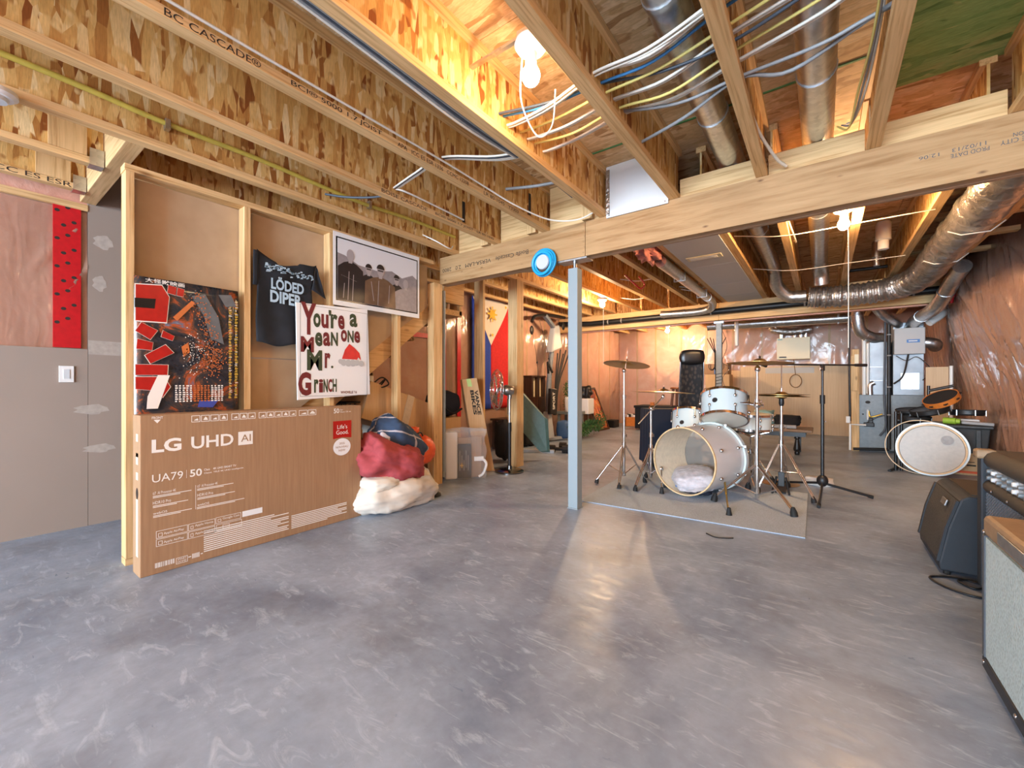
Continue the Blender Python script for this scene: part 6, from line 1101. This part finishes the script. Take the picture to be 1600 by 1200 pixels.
pst = thing('utility_post', 'raw lumber post with white pipe and black hose beside furnace', 'post', (0.36, 8.0, 0)); MB().box(0.0, 0.09, 0.10, 0.14, 0, 1.52).build('board', 'pine_z', pst, bevel=0.003); MB().box(-0.01, 0.07, 0.05, 0.10, 0.9, 1.42).build('board', 'pine_z', pst, bevel=0.003); MB().tube([(-0.02, 0.0, 0.02), (-0.02, 0.0, 0.40), (0.16, 0.0, 0.40)], 0.016, 8).build('white_pipe', 'white_pvc', pst, smooth=50); MB().tube(curve([(-0.03, 0.02, 2.0), (-0.03, 0.02, 1.2), (-0.02, 0.02, 0.45)]), 0.014, 8).build('hose', 'black_plastic', pst, smooth=60); MB().box(-0.07, -0.02, -0.02, 0.03, 0.42, 0.52).build('pump', 'white_paint', pst, bevel=0.008); MB().box(0.03, 0.08, 0.02, 0.05, 1.28, 1.44).build('shutoff_box', 'hrv_cream', pst, bevel=0.004)
duct('round_duct', 'metal duct from the right wall elbowing down onto the plenum', [(1.16, 6.2, 2.21), (1.15, 6.5, 2.14), (1.11, 6.9, 1.96), (1.08, 7.2, 1.90), (1.05, 7.85, 1.89), (1.03, 8.12, 1.84), (1.02, 8.2, 1.78)], 0.075, bands=[((1.128, 6.72, 2.04), (-0.04, 0.4, -0.18)), ((1.06, 7.65, 1.893), (0, 1, 0))])
duct('round_duct', 'metal duct dropping left of the furnace then turning to it', [(0.42, 8.0, 2.25), (0.43, 8.05, 1.95), (0.47, 8.10, 1.78), (0.60, 8.18, 1.69), (0.70, 8.25, 1.68)], 0.078, bands=[((0.42, 8.02, 2.02), (0, 0, 1)), ((0.53, 8.14, 1.72), (1, 0.4, -0.3))])
duct('round_duct', 'metal duct slanting from the foil duct down to the plenum', [(0.58, 7.5, 2.15), (0.62, 7.65, 2.03), (0.74, 7.85, 1.93), (0.84, 8.05, 1.88), (0.88, 8.17, 1.86)], 0.06, bands=[((0.66, 7.73, 1.985), (1, 1, -0.5))])
for k, dz in enumerate((0.0, -0.09)): tag(MB().tube(curve([(1.14, 7.75, 1.90+dz), (1.24, 7.8, 1.97+dz), (1.31, 7.85, 2.05+dz), (1.33, 8.05, 2.10+dz)]), 0.042, 12).tube([(1.14, 7.75, 1.90+dz), (1.18, 7.77, 1.928+dz)], 0.048, 12).build('vent_elbow', 'white_pvc', smooth=60), 'white plastic vent pipe elbow at the wall above the furnace', 'pipe', 'white vent elbows')
tag(MB().box(1.14, 1.36, 7.95, 7.97, 0.30, 1.23).build('plywood_sheet', 'tan_board', bevel=0.002), 'tan board standing upright between furnace and right wall', 'board'); tag(MB().tube([(1.375, 7.9, 0.0), (1.375, 7.9, 1.24)], 0.02, 8).build('standing_pipe', 'white_pvc', smooth=60), 'pale pipe standing beside the upright tan board', 'pipe')

# ================================================================ pile of percussion by the right wall
vd = Vector((-0.142, -0.99, 0.10)).normalized()
wh = thing('drum_hoop', 'bare wooden bass drum hoop leaning against the pile', 'drum hoop', (0.90, 6.42, 0.0)); MB().lathe([(0.292, 0.0), (0.300, 0.0), (0.300, 0.04), (0.292, 0.04)], (0.885, 6.46, 0.299), -vd, 64, True).build('ring', 'maple', wh, world=True, smooth=40)
dh = thing('spare_drumskin', 'round translucent drumhead in wooden hoop leaning before the pile', 'drumhead', (0.93, 6.36, 0.0)); MB().lathe([(0.0, 0.0), (0.252, 0.0), (0.262, -0.012)], (0.955, 6.37, 0.290), -vd, 64).build('film', 'spare_head', dh, world=True, smooth=40); MB().lathe([(0.258, -0.014), (0.272, -0.014), (0.272, 0.02), (0.258, 0.02)], (0.955, 6.37, 0.290), -vd, 64, True).build('ring', 'maple', dh, world=True, smooth=40); MB().lathe([(0.272, -0.004), (0.290, -0.004), (0.290, 0.03), (0.272, 0.03)], (0.96, 6.385, 0.292), -vd, 64, True).build('collar', 'drum_white', dh, world=True, smooth=40)
MB().lathe([(0, 0), (0.048, 0)], Vector((1.075, 6.345, 0.40))+vd*0.003, vd, 24).build('maker_stamp', 'cable_grey', dh, world=True)
cbx2 = thing('cardboard_box', 'flat cardboard box with orange base stripe under the black tote', 'box', (1.27, 6.92, 0)); MB().box(-0.19, 0.19, -0.25, 0.30, 0.0, 0.245).build('carton', 'cardboard_light', cbx2, bevel=0.003); MB().box(-0.192, 0.192, -0.252, 0.302, 0.02, 0.045).build('stripe', 'orange_nylon', cbx2); b = MB(); rect(b, 0.0, 0.14, 0.07, 0.148, -0.2512); rect(b, 0.01, 0.10, 0.08, 0.116, -0.2512); b.build('print_marks', 'ink', cbx2)
to = thing('storage_tote', 'black plastic tote with lid on the flat cardboard box', 'tote', (1.265, 6.86, 0.246)); MB().add([(x*s_, y*s_, z) for z, s_ in ((0.0, 0.90), (0.27, 1.0)) for x, y in ((-0.18, -0.26), (0.18, -0.26), (0.18, 0.26), (-0.18, 0.26))], [(0, 3, 2, 1), (4, 5, 6, 7), (0, 1, 5, 4), (1, 2, 6, 5), (2, 3, 7, 6), (3, 0, 4, 7)]).build('tub', 'tote', to, bevel=0.01); MB().box(-0.20, 0.20, -0.28, 0.28, 0.27, 0.305).build('lid', 'tote', to, bevel=0.01)
for x in (-0.09, 0.09): MB().box(x-0.02, x+0.02, -0.272, -0.25, 0.02, 0.26).build('rib', 'tote', to, bevel=0.006)
TZ = 0.553
tag(MB().tube([(1.10, 6.66, TZ+0.038), (1.19, 6.62, TZ+0.038)], 0.036, 14).tube([(1.19, 6.62, TZ+0.038), (1.22, 6.61, TZ+0.036)], 0.028, 12).build('green_bottle', 'green_lime', smooth=50), 'lime green bottle lying on the black tote', 'bottle'); tag(MB().obox((1.35, 6.63, TZ+0.022), (0.24, 0.10, 0.035), (0, 0.05, -0.1)).build('paper_package', 'cable_grey', bevel=0.008), 'long grey wrapped package on the black tote', 'package'); tag(MB().obox((1.28, 6.82, TZ+0.03), (0.22, 0.16, 0.05), (0, 0, 0.2)).build('white_bag', 'foam_white', bevel=0.015), 'crumpled white bag on the black tote under a pad', 'bag')
def pad(label, c, R, axis, h=0.05, name='drum_pad'):
    t_ = thing(name, label, 'drum pad', tuple(c)); a = Vector(axis).normalized(); MB().lathe([(0, -h/2), (R*0.9, -h/2), (R, -h/4), (R, h/2), (R*0.93, h/2), (0, h/2-0.006)], c, a, 30).build('shell', 'black_plastic', t_, world=True, smooth=40); MB().lathe([(R*0.97, h/2-0.008), (R*1.03, h/2-0.008), (R*1.03, h/2+0.006), (R*0.97, h/2+0.006)], c, a, 30, True).build('rim', 'rubber', t_, world=True, smooth=40)
    u = a.orthogonal().normalized(); w = a.cross(u)
    for k in range(6): d = u*math.cos(k*PI/3)+w*math.sin(k*PI/3); MB().tube([Vector(c)+d*R*1.02-a*h*0.5, Vector(c)+d*R*1.02+a*h*0.5], 0.005, 6).build('tension_rod', 'steel', t_, world=True)
    return t_
pad('black electronic drum pad on the white bag above tote', (1.32, 6.86, TZ+0.12), 0.14, (0, 0.05, 1), 0.06)
pad('low black electronic drum pad on the rack legs', (0.86, 6.72, 0.60), 0.15, (0.05, -0.1, 1)); pad('tilted black electronic drum pad above the lower pads', (1.00, 6.74, 0.69), 0.17, (-0.25, -0.12, 1), 0.06); pad('frayed black practice pad at the left of pads', (0.84, 6.86, 0.68), 0.12, (-0.1, -0.15, 1), 0.03)
tmb = thing('tambourine', 'wooden tambourine with jingle slots on top of the pile', 'tambourine', (1.09, 6.72, 0.83)); ta = Vector((-0.45, -0.35, 0.85)).normalized(); tc = Vector((1.09, 6.72, 0.83)); MB().lathe([(0.150, -0.03), (0.158, -0.03), (0.158, 0.03), (0.150, 0.03)], tc, ta, 40, True).build('frame', 'crate_orange', tmb, world=True, smooth=40); MB().lathe([(0, 0.026), (0.150, 0.026)], tc, ta, 40).build('skin', 'black_fabric', tmb, world=True)
tu = ta.orthogonal().normalized(); tw = ta.cross(tu)
for k in range(8): d = tu*math.cos(k*PI/4)+tw*math.sin(k*PI/4); MB().obox(tuple(tc+d*0.156), (0.03, 0.03, 0.012), ta.to_track_quat('Z', 'Y').to_euler()).build('jingle_slot', 'ink', tmb, world=True)
rk = thing('drum_rack', 'black tubular electronic drum rack behind the leaning hoops', 'drum rack', (0.70, 6.55, 0))
for p, q in (((0.69, 6.55, 0.0), (0.69, 6.55, 0.68)), ((0.74, 6.57, 0.0), (0.74, 6.57, 0.66)), ((1.02, 6.95, 0.0), (1.02, 6.95, 0.98)), ((0.69, 6.55, 0.56), (1.02, 6.95, 0.53)), ((1.02, 6.95, 0.92), (1.22, 6.9, 0.98)), ((0.62, 6.40, 0.012), (0.72, 6.70, 0.012))): MB().tube([p, q], 0.016, 10).build('tube', 'black_metal', rk, world=True, smooth=60)

# ================================================================ amplifiers in the right foreground
a1 = thing('guitar_amplifier', 'small black wedge amplifier with metal nameplate on its grille', 'amplifier', (0.5, 3.11, 0))
MB().prism([(0.0, 0.02), (0.42, 0.02), (0.42, 0.425), (0.105, 0.425), (0.075, 0.405), (0.03, 0.25), (-0.005, 0.06)], 0.0, 0.54).build('cabinet', 'amp_black', a1, bevel=0.01)
b = MB(); pr_ = [(-0.008, 0.07), (0.024, 0.25), (0.066, 0.395)]
b.add([(x, y, z) for x, z in pr_ for y in (0.03, 0.51)], [(0, 2, 3, 1), (2, 4, 5, 3)]); b.build('grille_cloth', 'grille_dark', a1, solid=0.004)
for y0, y1 in ((0.0, 0.03), (0.51, 0.54)): MB().add([(x-0.006, y, z) for x, z in pr_ for y in (y0, y1)], [(0, 2, 3, 1), (2, 4, 5, 3)]).build('trim', 'amp_black', a1, solid=0.012)
b = MB().obox((0.044, 0.17, 0.355), (0.008, 0.10, 0.035), (0, 0.29, 0)).build('nameplate', 'steel', a1, bevel=0.002)
MB().tube(curve([(0.26, 0.17, 0.425), (0.24, 0.22, 0.47), (0.24, 0.30, 0.47), (0.26, 0.35, 0.425)]), 0.012, 8).build('handle', 'rubber', a1, smooth=60); MB().box(0.12, 0.40, 0.03, 0.51, 0.425, 0.430).build('top_panel', 'amp_brown', a1)
for x in (0.03, 0.38):
    for y in (0.03, 0.50): MB().tube([(x, y, 0.0), (x, y, 0.025)], 0.015, 10).build('foot', 'rubber', a1)
a2 = thing('bass_amplifier', 'big black carpeted combo amplifier with diamond metal grille and knobs', 'amplifier', (0.61, 2.2, 0))
MB().box(0.03, 0.55, 0.0, 0.80, 0.03, 0.655).build('cabinet', 'amp_black', a2, bevel=0.012)
MB().tube([(0.05, 0.0, 0.640), (0.05, 0.80, 0.640)], 0.042, 12).box(0.05, 0.55, 0.0, 0.80, 0.640, 0.681).build('top_roll', 'amp_brown', a2, smooth=50); MB().tube([(0.04, 0.0, 0.515), (0.04, 0.80, 0.515)], 0.034, 12).build('middle_rail', 'amp_brown', a2, smooth=50)
for y in (0.03, 0.77): MB().box(0.0, 0.05, y-0.03, y+0.03, 0.03, 0.66).build('side_rail', 'amp_black', a2, bevel=0.008)
MB().box(0.022, 0.032, 0.06, 0.74, 0.548, 0.612).build('control_panel', 'steel', a2)
for r_ in range(2):
    for k in range(10): MB().lathe([(0, 0.016), (0.008, 0.016), (0.011, 0.0), (0, 0)], (0.022, 0.10+k*0.064, 0.565+r_*0.030), (-1, 0, 0), 12).build('knob', ('knob_grey' if k % 4 else 'foam_white'), a2, smooth=40)
# diamond grille bars
gp = MB().box(0.024, 0.031, 0.06, 0.74, 0.06, 0.485).build('grille_backing', 'poster_black', a2); gb = MB()
def clipseg(m, c0):
    P = []
    for y in (0.06, 0.74):
        z = m*y+c0
        if 0.06 <= z <= 0.485: P.append((y, z))
    for z in (0.06, 0.485):
        y = (z-c0)/m
        if 0.06 < y < 0.74: P.append((y, z))
    return P[:2] if len(P) >= 2 else None
for m in (0.62, -0.62):
    c0 = -0.6
    while c0 < 1.1:
        q = clipseg(m, c0)
        if q: gb.bar((0.019, q[0][0], q[0][1]), (0.019, q[1][0], q[1][1]), 0.004, 0.0055, (1, 0, 0))
        c0 += 0.0155
gb.build('expanded_metal', 'gym_grey', a2)
for y in (0.03, 0.77): MB().obox((0.02, y, 0.665), (0.07, 0.07, 0.045)).build('corner_cap', 'amp_tan', a2, bevel=0.012)
for x in (0.06, 0.50):
    for y in (0.06, 0.74): MB().tube([(x, y, 0.0), (x, y, 0.035)], 0.02, 10).build('foot', 'rubber', a2)
sc2 = MB()
for y in (0.2, 0.4, 0.6): sc2.ell((0.004, y, 0.515), (0.004, 0.006, 0.006), 8, 5)
sc2.build('screw', 'chrome', a2)
a3 = thing('guitar_amplifier', 'tan topped amplifier with pale woven grille at the right edge', 'amplifier', (0.45, 1.28, 0))
MB().box(0.015, 0.42, 0.0, 0.86, 0.03, 0.54).build('cabinet', 'amp_black', a3, bevel=0.008); MB().box(0.002, 0.016, 0.03, 0.84, 0.065, 0.475).build('grille_cloth', 'grille_pale', a3); MB().box(0.0, 0.42, 0.0, 0.865, 0.478, 0.548).build('top_band', 'amp_tan', a3, bevel=0.014); MB().box(-0.002, 0.03, 0.0, 0.865, 0.02, 0.062).build('base_trim', 'amp_black', a3, bevel=0.006); MB().box(-0.002, 0.02, 0.842, 0.866, 0.06, 0.48).build('side_trim', 'ink_blue', a3, bevel=0.004)
MB().box(-0.004, 0.0, 0.48, 0.70, 0.494, 0.532).build('nameplate', 'steel', a3, bevel=0.002); rv = MB()
for y, z in ((0.845, 0.492), (0.845, 0.045), (0.55, 0.045)): rv.ell((-0.002, y, z), (0.004, 0.007, 0.007), 10, 6)
rv.build('rivet', 'chrome', a3, smooth=60)
for x in (0.05, 0.38):
    for y in (0.05, 0.81): MB().tube([(x, y, 0.0), (x, y, 0.035)], 0.018, 10).build('foot', 'rubber', a3)
tag(MB().tube(curve([(0.70, 2.97, 0.006), (0.60, 2.865, 0.006), (0.49, 2.91, 0.006), (0.446, 3.01, 0.006), (0.50, 3.06, 0.006), (0.58, 3.08, 0.006), (0.64, 3.03, 0.008), (0.60, 2.97, 0.006), (0.55, 3.02, 0.012), (0.60, 3.075, 0.008), (0.70, 3.03, 0.006)], 10), 0.005, 6).build('instrument_cable', 'black_plastic', smooth=80), 'black instrument cable looped on the floor between amplifiers', 'cable')
tag(MB().lathe([(0, 0), (0.012, 0), (0.012, 0.05), (0, 0.05)], (0.76, 2.66, 0.694), (0, 1, 0), 12).lathe([(0.0121, 0.05), (0.0121, 0.085), (0, 0.085)], (0.76, 2.66, 0.694), (0, 1, 0), 12).build('lighter', 'orange_nylon', smooth=40), 'small orange lighter on the big black amplifier', 'lighter')
hp = thing('headphones', 'black headphones resting on the big black amplifier', 'headphones', (0.95, 2.78, 0.681)); MB().tube(curve([(-0.07, 0, 0.04), (-0.075, 0, 0.10), (0, 0, 0.15), (0.075, 0, 0.10), (0.07, 0, 0.04)]), 0.008, 8).build('headband', 'black_plastic', hp, smooth=60)
for x in (-0.06, 0.06): blob((x, 0, 0.042), (0.025, 0.045, 0.042), 91, 0.02, 16, 10).build('ear_cup', 'navy', hp, smooth=180)
